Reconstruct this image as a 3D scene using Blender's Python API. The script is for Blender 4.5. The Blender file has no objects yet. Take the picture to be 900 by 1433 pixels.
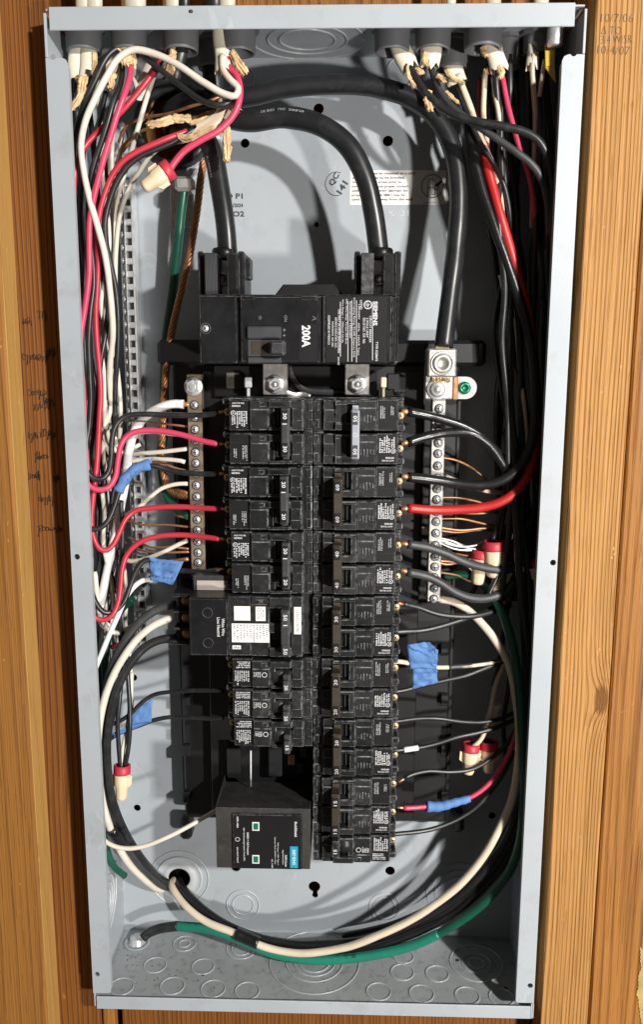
import bpy, math, random
import numpy as np
from mathutils import Matrix, Vector
random.seed(7)
rng = np.random.default_rng(7)
S = 0.001                      # the scene is laid out in millimetres: x right, y up, z out of the wall
def B(p): return (p[0]*S, -p[2]*S, p[1]*S)

# ------------------------------------------------------------------ camera
CAM_F = 1194.81
CAM_C = np.array([24.3151, 546.9673, 636.8023])
RX, RY, RZ = -0.1801, 0.0279, 0.0028
def rot(rx, ry, rz):
    c, s = math.cos, math.sin
    X = np.array([[1,0,0],[0,c(rx),-s(rx)],[0,s(rx),c(rx)]])
    Y = np.array([[c(ry),0,s(ry)],[0,1,0],[-s(ry),0,c(ry)]])
    Z = np.array([[c(rz),-s(rz),0],[s(rz),c(rz),0],[0,0,1]])
    return Z @ Y @ X
CAM_R = rot(RX, RY, RZ)
scene = bpy.context.scene
C = scene.collection
cam = bpy.data.cameras.new('camera'); camo = bpy.data.objects.new('camera', cam); C.objects.link(camo)
cam.sensor_fit = 'HORIZONTAL'; cam.sensor_width = 36; cam.lens = 36*CAM_F/900
cam.clip_start = 0.01; cam.clip_end = 50
M = np.array([[1,0,0],[0,0,-1],[0,1,0]], float)
Rb = M @ CAM_R
camo.matrix_world = Matrix([[*Rb[0], CAM_C[0]*S], [*Rb[1], -CAM_C[2]*S], [*Rb[2], CAM_C[1]*S], [0,0,0,1]])
scene.camera = camo
# ------------------------------------------------------------------ light
world = bpy.data.worlds.new('World'); scene.world = world; world.use_nodes = True
bg = world.node_tree.nodes['Background']
bg.inputs[0].default_value = (1.0, 0.88, 0.76, 1); bg.inputs[1].default_value = 0.105
lamp = bpy.data.lights.new('work_lamp', 'SPOT'); lamp.energy = 178; lamp.shadow_soft_size = 0.035; lamp.color = (1.0, 0.965, 0.92)
lamp.spot_size = math.radians(75); lamp.spot_blend = 0.6
lo = bpy.data.objects.new('work_lamp', lamp); C.objects.link(lo)
lo.location = B((900, 985, 1300))
lo.rotation_euler = (Vector(B((-20, 290, -30)))-Vector(lo.location)).to_track_quat('-Z', 'Y').to_euler()
lamp2 = bpy.data.lights.new('low_lamp', 'SPOT'); lamp2.energy = 98; lamp2.shadow_soft_size = 0.05; lamp2.color = (1.0, 0.95, 0.89)
lamp2.spot_size = math.radians(80); lamp2.spot_blend = 0.6
lo2 = bpy.data.objects.new('low_lamp', lamp2); C.objects.link(lo2); lo2.location = B((840, 90, 1250))
lo2.rotation_euler = (Vector(B((0, 420, -30)))-Vector(lo2.location)).to_track_quat('-Z', 'Y').to_euler()
scene.view_settings.view_transform = 'Standard'; scene.view_settings.look = 'None'
scene.view_settings.exposure = -0.30; scene.view_settings.gamma = 1.0; scene.view_settings.use_curve_mapping = False

# ------------------------------------------------------------------ helpers
def U(px, py, z):              # a point of the photograph at depth z, in millimetres
    d = CAM_R @ np.array([(px-450)/CAM_F, -(py-716.5)/CAM_F, -1.0])
    return CAM_C + (z-CAM_C[2])/d[2]*d
def UY(px, py, y):             # ... on the horizontal plane at height y
    d = CAM_R @ np.array([(px-450)/CAM_F, -(py-716.5)/CAM_F, -1.0])
    return CAM_C + (y-CAM_C[1])/d[1]*d
def PB(x0, y0, x1, y1, z):     # box of pixels at depth z -> x0, x1, y0, y1 in millimetres
    a = U(x0, (y0+y1)/2, z)[0]; b = U(x1, (y0+y1)/2, z)[0]
    t = U((x0+x1)/2, y0, z)[1]; o = U((x0+x1)/2, y1, z)[1]
    return a, b, o, t

def thing(name, label, cat, loc=(0,0,0), group=None, kind=None):
    o = bpy.data.objects.new(name, None); C.objects.link(o); o.empty_display_size = 0.02
    o.location = B(loc); tag(o, label, cat, group, kind); o['_o'] = list(map(float, loc)); return o
def tag(o, label=None, cat=None, group=None, kind=None):
    if label: o['label'] = label
    if cat: o['category'] = cat
    if group: o['group'] = group
    if kind: o['kind'] = kind
    return o

class MB:
    def __init__(self, f=None): self.v = []; self.f = []; self.tf = f; self.sm = []
    def add(self, vs, fs, smooth=False):
        n = len(self.v)
        if self.tf: vs = [self.tf(p) for p in vs]
        self.v.extend([tuple(map(float, p)) for p in vs]); self.f.extend([tuple(i+n for i in f) for f in fs]); self.sm.extend([smooth]*len(fs)); return self
    def box(self, x0, x1, y0, y1, z0, z1, ch=0.0):
        x0, x1 = min(x0,x1), max(x0,x1); y0, y1 = min(y0,y1), max(y0,y1); z0, z1 = min(z0,z1), max(z0,z1)
        if ch <= 0:
            return self.add([(x0,y0,z0),(x1,y0,z0),(x1,y1,z0),(x0,y1,z0),(x0,y0,z1),(x1,y0,z1),(x1,y1,z1),(x0,y1,z1)],
                [(0,3,2,1),(4,5,6,7),(0,1,5,4),(1,2,6,5),(2,3,7,6),(3,0,4,7)])
        c = min(ch, (x1-x0)*.45, (y1-y0)*.45, (z1-z0)*.45)
        vs = []; idx = {}
        for i, (x, sx) in enumerate(((x0,1),(x1,-1))):
            for j, (y, sy) in enumerate(((y0,1),(y1,-1))):
                for k, (z, sz) in enumerate(((z0,1),(z1,-1))):
                    for a in range(3):
                        p = [x+sx*c, y+sy*c, z+sz*c]; p[a] = (x,y,z)[a]
                        idx[i,j,k,a] = len(vs); vs.append(tuple(p))
        fs = []
        def q(*ks): fs.append(tuple(idx[k] for k in ks))
        for a, flip in ((0,0),(1,1),(2,0)):
            o = [b for b in range(3) if b != a]
            for s in (0,1):
                ring = []
                for (m, n) in ((0,0),(1,0),(1,1),(0,1)):
                    t = [0,0,0]; t[a] = s; t[o[0]] = m; t[o[1]] = n; ring.append((*t, a))
                if (s == 0) != bool(flip): ring = ring[::-1]
                q(*ring)
        for a in range(3):          # edges parallel to axis a
            b, d = [k for k in range(3) if k != a]
            for m in (0,1):
                for n in (0,1):
                    t0 = [0,0,0]; t0[b] = m; t0[d] = n; t1 = list(t0); t1[a] = 1
                    q((*t0,b),(*t1,b),(*t1,d),(*t0,d))
        for i in (0,1):
            for j in (0,1):
                for k in (0,1): q((i,j,k,0),(i,j,k,1),(i,j,k,2))
        return self.add(vs, fs)
    def prism(self, poly, z0, z1, ch=0.0):      # polygon in x,y (counter-clockwise), from z0 to z1
        n = len(poly); cx = sum(p[0] for p in poly)/n; cy = sum(p[1] for p in poly)/n
        vs = [(x,y,z0) for x,y in poly]+[(x,y,z1-ch) for x,y in poly]
        fs = [tuple(range(n))[::-1]]+[(i,(i+1)%n,n+(i+1)%n,n+i) for i in range(n)]
        if ch > 0:
            def inn(x, y):
                d = math.hypot(x-cx, y-cy) or 1; return (x-(x-cx)/d*ch, y-(y-cy)/d*ch, z1)
            vs += [inn(x,y) for x,y in poly]
            fs += [(n+i,n+(i+1)%n,2*n+(i+1)%n,2*n+i) for i in range(n)]+[tuple(range(2*n,3*n))]
        else: fs.append(tuple(range(n,2*n)))
        return self.add(vs, fs)
    def lathe(self, o, axis, prof, n=20, smooth=True, squash=None):
        ax = np.array(axis, float); ax /= np.linalg.norm(ax)
        h = np.array([0,0,1.]) if abs(ax[2]) < .9 else np.array([1.,0,0])
        a = np.cross(h, ax); a /= np.linalg.norm(a); b = np.cross(ax, a); o = np.array(o, float)
        vs = []; m = len(prof)
        for r, t in prof:
            for k in range(n):
                th = 2*math.pi*k/n; rr = r*(squash(th) if squash else 1)
                vs.append(o+ax*t+a*rr*math.cos(th)+b*rr*math.sin(th))
        fs = [(i*n+k, i*n+(k+1)%n, (i+1)*n+(k+1)%n, (i+1)*n+k) for i in range(m-1) for k in range(n)]
        if prof[0][0] > 1e-6: fs.append(tuple(range(n))[::-1])
        if prof[-1][0] > 1e-6: fs.append(tuple(range((m-1)*n, m*n)))
        return self.add(vs, fs, smooth)
    def ring(self, o, axis, prof, n=40, smooth=True):          # closed profile: an annulus
        ax = np.array(axis, float); ax /= np.linalg.norm(ax)
        h = np.array([0,0,1.]) if abs(ax[2]) < .9 else np.array([1.,0,0])
        a = np.cross(h, ax); a /= np.linalg.norm(a); b = np.cross(ax, a); o = np.array(o, float); m = len(prof)
        vs = [o+ax*t+(a*math.cos(2*math.pi*k/n)+b*math.sin(2*math.pi*k/n))*r for r, t in prof for k in range(n)]
        fs = [(i*n+k, i*n+(k+1)%n, ((i+1)%m)*n+(k+1)%n, ((i+1)%m)*n+k) for i in range(m) for k in range(n)]
        return self.add(vs, fs, smooth)
    def tube(self, pts, r, n=10, caps=True, flat=1.0, ang=0.0):
        P = np.array(pts, float); m = len(P); R = np.full(m, r) if np.isscalar(r) else np.array(r, float)
        T = np.gradient(P, axis=0); T /= np.linalg.norm(T, axis=1)[:,None]+1e-12
        h = np.array([0,0,1.]) if abs(T[0][2]) < .9 else np.array([1.,0,0])
        a = np.cross(h, T[0]); a /= np.linalg.norm(a); vs = []
        for i in range(m):
            a = a-T[i]*(a@T[i]); a /= np.linalg.norm(a); b = np.cross(T[i], a)
            for k in range(n):
                th = 2*math.pi*k/n+ang; vs.append(P[i]+R[i]*(a*math.cos(th)+b*math.sin(th)*flat))
        fs = [(i*n+k, i*n+(k+1)%n, (i+1)*n+(k+1)%n, (i+1)*n+k) for i in range(m-1) for k in range(n)]
        self.add(vs, fs, True)
        if caps:
            n0 = len(self.v)-m*n
            self.f += [tuple(n0+k for k in range(n))[::-1], tuple(n0+(m-1)*n+k for k in range(n))]; self.sm += [False, False]
        return self
    def build(self, name, m, parent=None):
        if parent is not None: org = tuple(parent['_o'])
        else:
            v = np.array(self.v); org = tuple((v.min(0)+v.max(0))/2)
        me = bpy.data.meshes.new(name)
        me.from_pydata([B((p[0]-org[0], p[1]-org[1], p[2]-org[2])) for p in self.v], [], self.f)
        me.polygons.foreach_set('use_smooth', self.sm)
        me.materials.append(MT[m] if isinstance(m, str) else m); me.update()
        o = bpy.data.objects.new(name, me); C.objects.link(o); o['_o'] = list(map(float, org))
        if parent is not None: o.parent = parent
        else: o.location = B(org)
        return o

# text as flat meshes ------------------------------------------------
_tx = {}
def text2d(s, bold=0.0):
    if (s, bold) in _tx: return _tx[s, bold]
    cu = bpy.data.curves.new('t', 'FONT'); cu.body = s; cu.resolution_u = 2; cu.offset = bold
    ob = bpy.data.objects.new('t', cu); C.objects.link(ob)
    dg = bpy.context.evaluated_depsgraph_get(); me = ob.evaluated_get(dg).to_mesh()
    v = np.array([(p.co.x, p.co.y) for p in me.vertices]) if len(me.vertices) else np.zeros((1,2)); f = [tuple(p.vertices) for p in me.polygons]
    ob.evaluated_get(dg).to_mesh_clear(); bpy.data.objects.remove(ob); bpy.data.curves.remove(cu)
    lo, hi = v.min(0), v.max(0); v = v-(lo+hi)/2
    _tx[s, bold] = (v, f, hi-lo); return _tx[s, bold]
def put_text(mb, s, c, h, ang=0.0, length=None, bold=0.0):
    """text centred on c (x,y,z) facing +z, cap height h, turned by ang degrees, optionally fitted to a length"""
    v, f, sz = text2d(s, bold); k = h/(sz[1] or 1); kx = k if length is None else length/(sz[0] or 1)
    ca, sa = math.cos(math.radians(ang)), math.sin(math.radians(ang))
    mb.add([(c[0]+p[0]*kx*ca-p[1]*k*sa, c[1]+p[0]*kx*sa+p[1]*k*ca, c[2]) for p in v], f)
def fine_print(mb, x0, x1, y0, y1, z, rows, along='y', fill=0.62, seed=0):
    """rows of print too small to read: short strokes grouped into words"""
    r = random.Random(seed)
    L0, L1, A0, A1 = (y0, y1, x0, x1) if along == 'y' else (x0, x1, y0, y1)
    p = (A1-A0)/rows
    for i in range(rows):
        a = A0+(i+.5-fill/2)*p; t = L0; end = L0+(L1-L0)*r.uniform(.7, 1)
        while t < end:
            w = r.uniform(.28, .5)*p
            hgt = fill*p*r.choice((1, .75, .75, .9))
            if along == 'y': mb.add([(a,t,z),(a+hgt,t,z),(a+hgt,t+w,z),(a,t+w,z)], [(0,1,2,3)])
            else: mb.add([(t,a,z),(t+w,a,z),(t+w,a+hgt,z),(t,a+hgt,z)], [(0,1,2,3)])
            t += w+(.22*p if r.random() < .8 else .6*p)
def ul_mark(mb, c, r):
    n = 18
    vs = [(c[0]+rr*math.cos(2*math.pi*k/n), c[1]+rr*math.sin(2*math.pi*k/n), c[2]) for rr in (r, r*.8) for k in range(n)]
    mb.add(vs, [(k, (k+1)%n, n+(k+1)%n, n+k) for k in range(n)])

def spline(pts, step=3.0):
    P = np.array(pts, float)
    if len(P) < 3:
        t = np.linspace(0, 1, 8)[:,None]; return P[0]*(1-t)+P[-1]*t
    Q = np.vstack([2*P[0]-P[1], P, 2*P[-1]-P[-2]]); out = []
    for i in range(1, len(Q)-2):
        p0, p1, p2, p3 = Q[i-1:i+3]
        t0 = 0; t1 = t0+max(np.linalg.norm(p1-p0),1e-6)**.5; t2 = t1+max(np.linalg.norm(p2-p1),1e-6)**.5; t3 = t2+max(np.linalg.norm(p3-p2),1e-6)**.5
        n = max(2, int(np.linalg.norm(p2-p1)/step*2))
        for t in np.linspace(t1, t2, n, endpoint=False):
            a1 = (t1-t)/(t1-t0)*p0+(t-t0)/(t1-t0)*p1; a2 = (t2-t)/(t2-t1)*p1+(t-t1)/(t2-t1)*p2; a3 = (t3-t)/(t3-t2)*p2+(t-t2)/(t3-t2)*p3
            b1 = (t2-t)/(t2-t0)*a1+(t-t0)/(t2-t0)*a2; b2 = (t3-t)/(t3-t1)*a2+(t-t1)/(t3-t1)*a3
            out.append((t2-t)/(t2-t1)*b1+(t-t1)/(t2-t1)*b2)
    out.append(P[-1]); out = np.array(out)
    d = np.r_[0, np.cumsum(np.linalg.norm(np.diff(out, axis=0), axis=1))]
    s = np.linspace(0, d[-1], max(4, int(d[-1]/step)))
    return np.stack([np.interp(s, d, out[:,k]) for k in range(3)], 1)

# ------------------------------------------------------------------ materials
MT = {}
def mat(name, col, rough=0.5, metal=0.0, var=0.12, vscale=60, bump=0.0, bscale=400, coat=0.0, spec=0.5, rvar=0.0, edge=None, grime=None, scratch=0.0):
    m = bpy.data.materials.new(name); m.use_nodes = True; nt = m.node_tree; N = nt.nodes; L = nt.links; b = N['Principled BSDF']
    b.inputs['Roughness'].default_value = rough; b.inputs['Metallic'].default_value = metal
    b.inputs['Specular IOR Level'].default_value = spec
    if coat: b.inputs['Coat Weight'].default_value = coat; b.inputs['Coat Roughness'].default_value = .15
    tc = N.new('ShaderNodeTexCoord'); nz = N.new('ShaderNodeTexNoise'); nz.inputs['Scale'].default_value = vscale; nz.inputs['Detail'].default_value = 5
    L.new(tc.outputs['Object'], nz.inputs['Vector'])
    rp = N.new('ShaderNodeValToRGB'); rp.color_ramp.elements[0].position = .3; rp.color_ramp.elements[1].position = .7
    lo_ = [max(0, c*(1-var)) for c in col]; hi_ = [min(1, c*(1+var)) for c in col]
    rp.color_ramp.elements[0].color = (*lo_, 1); rp.color_ramp.elements[1].color = (*hi_, 1)
    L.new(nz.outputs['Fac'], rp.inputs['Fac']); out = rp.outputs['Color']
    if grime:                                                   # specks of dust and dirt: (colour, amount, scale)
        g = N.new('ShaderNodeTexNoise'); g.inputs['Scale'].default_value = grime[2]; g.inputs['Detail'].default_value = 8; g.inputs['Roughness'].default_value = .7
        L.new(tc.outputs['Object'], g.inputs['Vector'])
        gr = N.new('ShaderNodeValToRGB'); gr.color_ramp.elements[0].position = .52; gr.color_ramp.elements[1].position = .75
        gr.color_ramp.elements[0].color = (0,0,0,1); gr.color_ramp.elements[1].color = (grime[1],)*3+(1,)
        L.new(g.outputs['Fac'], gr.inputs['Fac'])
        mx = N.new('ShaderNodeMixRGB'); mx.inputs['Color2'].default_value = (*grime[0], 1)
        L.new(gr.outputs['Color'], mx.inputs['Fac']); L.new(out, mx.inputs['Color1']); out = mx.outputs['Color']
    if edge:                                                    # scuffed edges: (colour, radius mm, amount)
        bv = N.new('ShaderNodeBevel'); bv.samples = 4; bv.inputs['Radius'].default_value = edge[1]*S
        ge = N.new('ShaderNodeNewGeometry'); dt = N.new('ShaderNodeVectorMath'); dt.operation = 'DOT_PRODUCT'
        L.new(bv.outputs['Normal'], dt.inputs[0]); L.new(ge.outputs['Normal'], dt.inputs[1])
        er = N.new('ShaderNodeValToRGB'); er.color_ramp.elements[0].position = .80; er.color_ramp.elements[1].position = .985
        er.color_ramp.elements[0].color = (1,1,1,1); er.color_ramp.elements[1].color = (0,0,0,1)
        L.new(dt.outputs['Value'], er.inputs['Fac'])
        n2 = N.new('ShaderNodeTexNoise'); n2.inputs['Scale'].default_value = 260; n2.inputs['Detail'].default_value = 4
        L.new(tc.outputs['Object'], n2.inputs['Vector'])
        r2 = N.new('ShaderNodeValToRGB'); r2.color_ramp.elements[0].position = .35; r2.color_ramp.elements[1].position = .65
        L.new(n2.outputs['Fac'], r2.inputs['Fac'])
        mu = N.new('ShaderNodeMath'); mu.operation = 'MULTIPLY'; L.new(er.outputs['Color'], mu.inputs[0]); L.new(r2.outputs['Color'], mu.inputs[1])
        mu2 = N.new('ShaderNodeMath'); mu2.operation = 'MULTIPLY'; L.new(mu.outputs[0], mu2.inputs[0]); mu2.inputs[1].default_value = edge[2]
        mx = N.new('ShaderNodeMixRGB'); mx.inputs['Color2'].default_value = (*edge[0], 1)
        L.new(mu2.outputs[0], mx.inputs['Fac']); L.new(out, mx.inputs['Color1']); out = mx.outputs['Color']
    if scratch:                                                 # hairline scratches and rub marks
        for sc_, wd, seed_ in ((13.0, .0035, 0.0), (31.0, .0030, 4.7)):
            mp_ = N.new('ShaderNodeMapping'); mp_.inputs['Scale'].default_value = (1.0, 1.0, .45); mp_.inputs['Rotation'].default_value = (0, .6+seed_, 0); mp_.inputs['Location'].default_value = (seed_,)*3
            L.new(tc.outputs['Object'], mp_.inputs['Vector'])
            sn = N.new('ShaderNodeTexNoise'); sn.inputs['Scale'].default_value = sc_; sn.inputs['Detail'].default_value = 1.0; sn.inputs['Distortion'].default_value = .6; L.new(mp_.outputs[0], sn.inputs['Vector'])
            s1 = N.new('ShaderNodeMath'); s1.operation = 'COMPARE'; L.new(sn.outputs['Fac'], s1.inputs[0]); s1.inputs[1].default_value = .5; s1.inputs[2].default_value = wd
            pn = N.new('ShaderNodeTexNoise'); pn.inputs['Scale'].default_value = 28; L.new(tc.outputs['Object'], pn.inputs['Vector'])
            s2 = N.new('ShaderNodeMath'); s2.operation = 'GREATER_THAN'; L.new(pn.outputs['Fac'], s2.inputs[0]); s2.inputs[1].default_value = .56
            s3 = N.new('ShaderNodeMath'); s3.operation = 'MULTIPLY'; L.new(s1.outputs[0], s3.inputs[0]); L.new(s2.outputs[0], s3.inputs[1])
            s4 = N.new('ShaderNodeMath'); s4.operation = 'MULTIPLY'; L.new(s3.outputs[0], s4.inputs[0]); s4.inputs[1].default_value = scratch
            mx = N.new('ShaderNodeMixRGB'); mx.inputs['Color2'].default_value = (min(1,col[0]*1.6), min(1,col[1]*1.6), min(1,col[2]*1.6), 1)
            L.new(s4.outputs[0], mx.inputs['Fac']); L.new(out, mx.inputs['Color1']); out = mx.outputs['Color']
    L.new(out, b.inputs['Base Color'])
    if rvar:
        mr = N.new('ShaderNodeMapRange'); mr.inputs['To Min'].default_value = max(0.02, rough-rvar); mr.inputs['To Max'].default_value = min(1, rough+rvar)
        L.new(nz.outputs['Fac'], mr.inputs['Value']); L.new(mr.outputs[0], b.inputs['Roughness'])
    if bump:
        bn = N.new('ShaderNodeTexNoise'); bn.inputs['Scale'].default_value = bscale; bn.inputs['Detail'].default_value = 3
        L.new(tc.outputs['Object'], bn.inputs['Vector'])
        bp = N.new('ShaderNodeBump'); bp.inputs['Strength'].default_value = bump; bp.inputs['Distance'].default_value = .0006
        L.new(bn.outputs['Fac'], bp.inputs['Height']); L.new(bp.outputs['Normal'], b.inputs['Normal'])
    MT[name] = m; return m
mat('paint', (.355,.390,.420), .40, var=.06, vscale=9, bump=.07, bscale=900, rvar=.12, edge=((.66,.69,.72), .6, .5), grime=((.24,.235,.22), .42, 28), scratch=.14)
mat('paint_floor', (.34,.362,.372), .42, var=.10, vscale=14, bump=.08, bscale=900, rvar=.1, edge=((.66,.68,.69), .6, .6), grime=((.13,.105,.08), .7, 120), scratch=.15)
mat('plastic', (.0125,.013,.014), .40, var=.35, vscale=90, bump=.08, bscale=1500, spec=.4, rvar=.10, edge=((.55,.57,.59), .55, .9), grime=((.11,.112,.115), .22, 190))
mat('plastic_dusty', (.018,.018,.018), .40, var=.35, vscale=90, bump=.08, bscale=1500, spec=.4, rvar=.10, edge=((.55,.57,.59), .55, .9), grime=((.11,.112,.115), .55, 120))
mat('plastic_worn', (.010,.0105,.0115), .33, var=.35, vscale=90, bump=.08, bscale=1500, spec=.4, rvar=.10, edge=((.55,.57,.59), .55, .9), grime=((.11,.112,.115), .12, 150))
mat('paint_highlight', (.43,.46,.48), .27, var=.05, vscale=12, bump=.05, bscale=900, spec=.6, grime=((.25,.24,.22), .3, 60))  # box paint made paler and glossier: ring highlights put into the colour
mat('satin', (.010,.010,.011), .34, var=.25, vscale=70, bump=.05, bscale=1800, spec=.28, rvar=.08, edge=((.34,.34,.35), .6, .7), grime=((.08,.08,.08), .08, 240))
mat('housing', (.032,.031,.029), .5, var=.3, vscale=60, bump=.08, bscale=1500, edge=((.25,.25,.24), .6, .6), grime=((.10,.095,.085), .5, 150))
mat('edge_label', (.34,.30,.27), .6, var=.2, vscale=40)
mat('pan', (.010,.010,.011), .40, var=.2, bump=.03, edge=((.06,.06,.065), .5, .5))
mat('flap', (.045,.047,.052), .42, var=.2)
mat('handle_dark', (.035,.036,.039), .40, var=.15, edge=((.32,.32,.33), .5, .8), grime=((.15,.15,.15), .25, 200))
mat('handle_brown', (.036,.027,.018), .45, var=.15, edge=((.22,.19,.15), .5, .6), grime=((.14,.12,.10), .2, 200))
mat('handle_grey', (.30,.32,.36), .42, var=.08, edge=((.55,.57,.6), .5, .6))
mat('label_black', (.010,.010,.011), .34, var=.1)
mat('print_white', (.64,.65,.66), .6, var=.12, vscale=200)
mat('print_soft', (.46,.47,.49), .6, var=.12)
mat('print_faint', (.22,.22,.23), .6, var=.2)
mat('paper_label', (.78,.77,.74), .55, var=.04)
mat('ink', (.035,.035,.04), .6, var=.1)
mat('pencil', (.05,.035,.022), .6, var=.3)
mat('teal', (.015,.30,.42), .4, var=.05)
mat('led_green', (.01,.14,.075), .25, var=.1)
mat('copper', (.66,.33,.17), .36, .6, var=.25, vscale=120, rvar=.1)
mat('copper_dull', (.42,.21,.10), .42, .6, var=.3, vscale=120, rvar=.1)
mat('brass', (.66,.50,.27), .4, .6, var=.25)
mat('steel', (.60,.58,.55), .36, .72, var=.15, vscale=200, bump=.05, rvar=.1)
mat('zinc', (.72,.73,.74), .34, .66, var=.15, vscale=150, rvar=.1)
mat('alu', (.50,.485,.455), .44, .65, var=.22, vscale=250, bump=.25, bscale=1300, rvar=.12, grime=((.24,.22,.19), .35, 200))
mat('bar_bronze', (.30,.235,.17), .44, .55, var=.2, vscale=100, rvar=.1)
mat('insul_black', (.017,.018,.019), .36, var=.2, vscale=60, rvar=.1, grime=((.10,.10,.10), .3, 120))
mat('insul_gloss', (.012,.012,.013), .30, var=.2, vscale=60, rvar=.08, bump=.35, bscale=160)
mat('main_cable', (.014,.0145,.016), .34, var=.2, vscale=40, rvar=.1, bump=.10, bscale=90, grime=((.07,.07,.07), .35, 90))
mat('insul_grey', (.040,.042,.045), .45, var=.15, grime=((.12,.12,.12), .3, 120))
mat('insul_white', (.68,.63,.54), .38, var=.07, vscale=45, grime=((.38,.32,.24), .3, 60))
mat('insul_tan', (.66,.57,.44), .38, var=.08, vscale=45, grime=((.36,.28,.2), .3, 60))
mat('insul_cream', (.68,.56,.42), .40, var=.08, vscale=45, grime=((.36,.28,.2), .3, 60))
mat('tape_white', (.80,.80,.79), .28, var=.03, bump=.25, bscale=140)
mat('insul_pink', (.60,.050,.115), .36, var=.10, vscale=35, rvar=.08)
mat('insul_red', (.47,.030,.052), .36, var=.10, vscale=35, rvar=.08)
mat('insul_crimson', (.44,.018,.016), .42, var=.08, vscale=40)
mat('insul_green', (.008,.075,.045), .32, var=.15, vscale=40, bump=.15, bscale=120)
mat('tape_green', (.012,.17,.115), .30, var=.12, vscale=30, bump=.3, bscale=110)
mat('tape_black', (.013,.013,.014), .24, var=.2, bump=.45, bscale=130)
mat('jacket', (.74,.68,.55), .45, var=.07, vscale=45, bump=.15, bscale=300, grime=((.42,.34,.24), .3, 70))
mat('jacket_black', (.02,.021,.022), .38, var=.2)
mat('paper', (.62,.43,.23), .8, var=.28, vscale=220, bump=.5, bscale=500)
mat('jacket_yellow', (.62,.43,.03), .35, var=.08)
mat('tape_blue', (.085,.195,.44), .68, var=.16, vscale=110, bump=.8, bscale=420)
mat('bushing', (.135,.14,.15), .48, var=.1)
mat('nut_cream', (.74,.60,.41), .42, var=.05, vscale=40)
mat('nut_red', (.50,.032,.055), .45, var=.06)
mat('screw_green', (.01,.17,.10), .3, 0.4, var=.1)
mat('rust', (.16,.075,.03), .8, var=.4, vscale=300, bump=.5)
mat('foam', (.36,.25,.075), .85, var=.25, bump=.8, bscale=200)

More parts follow.
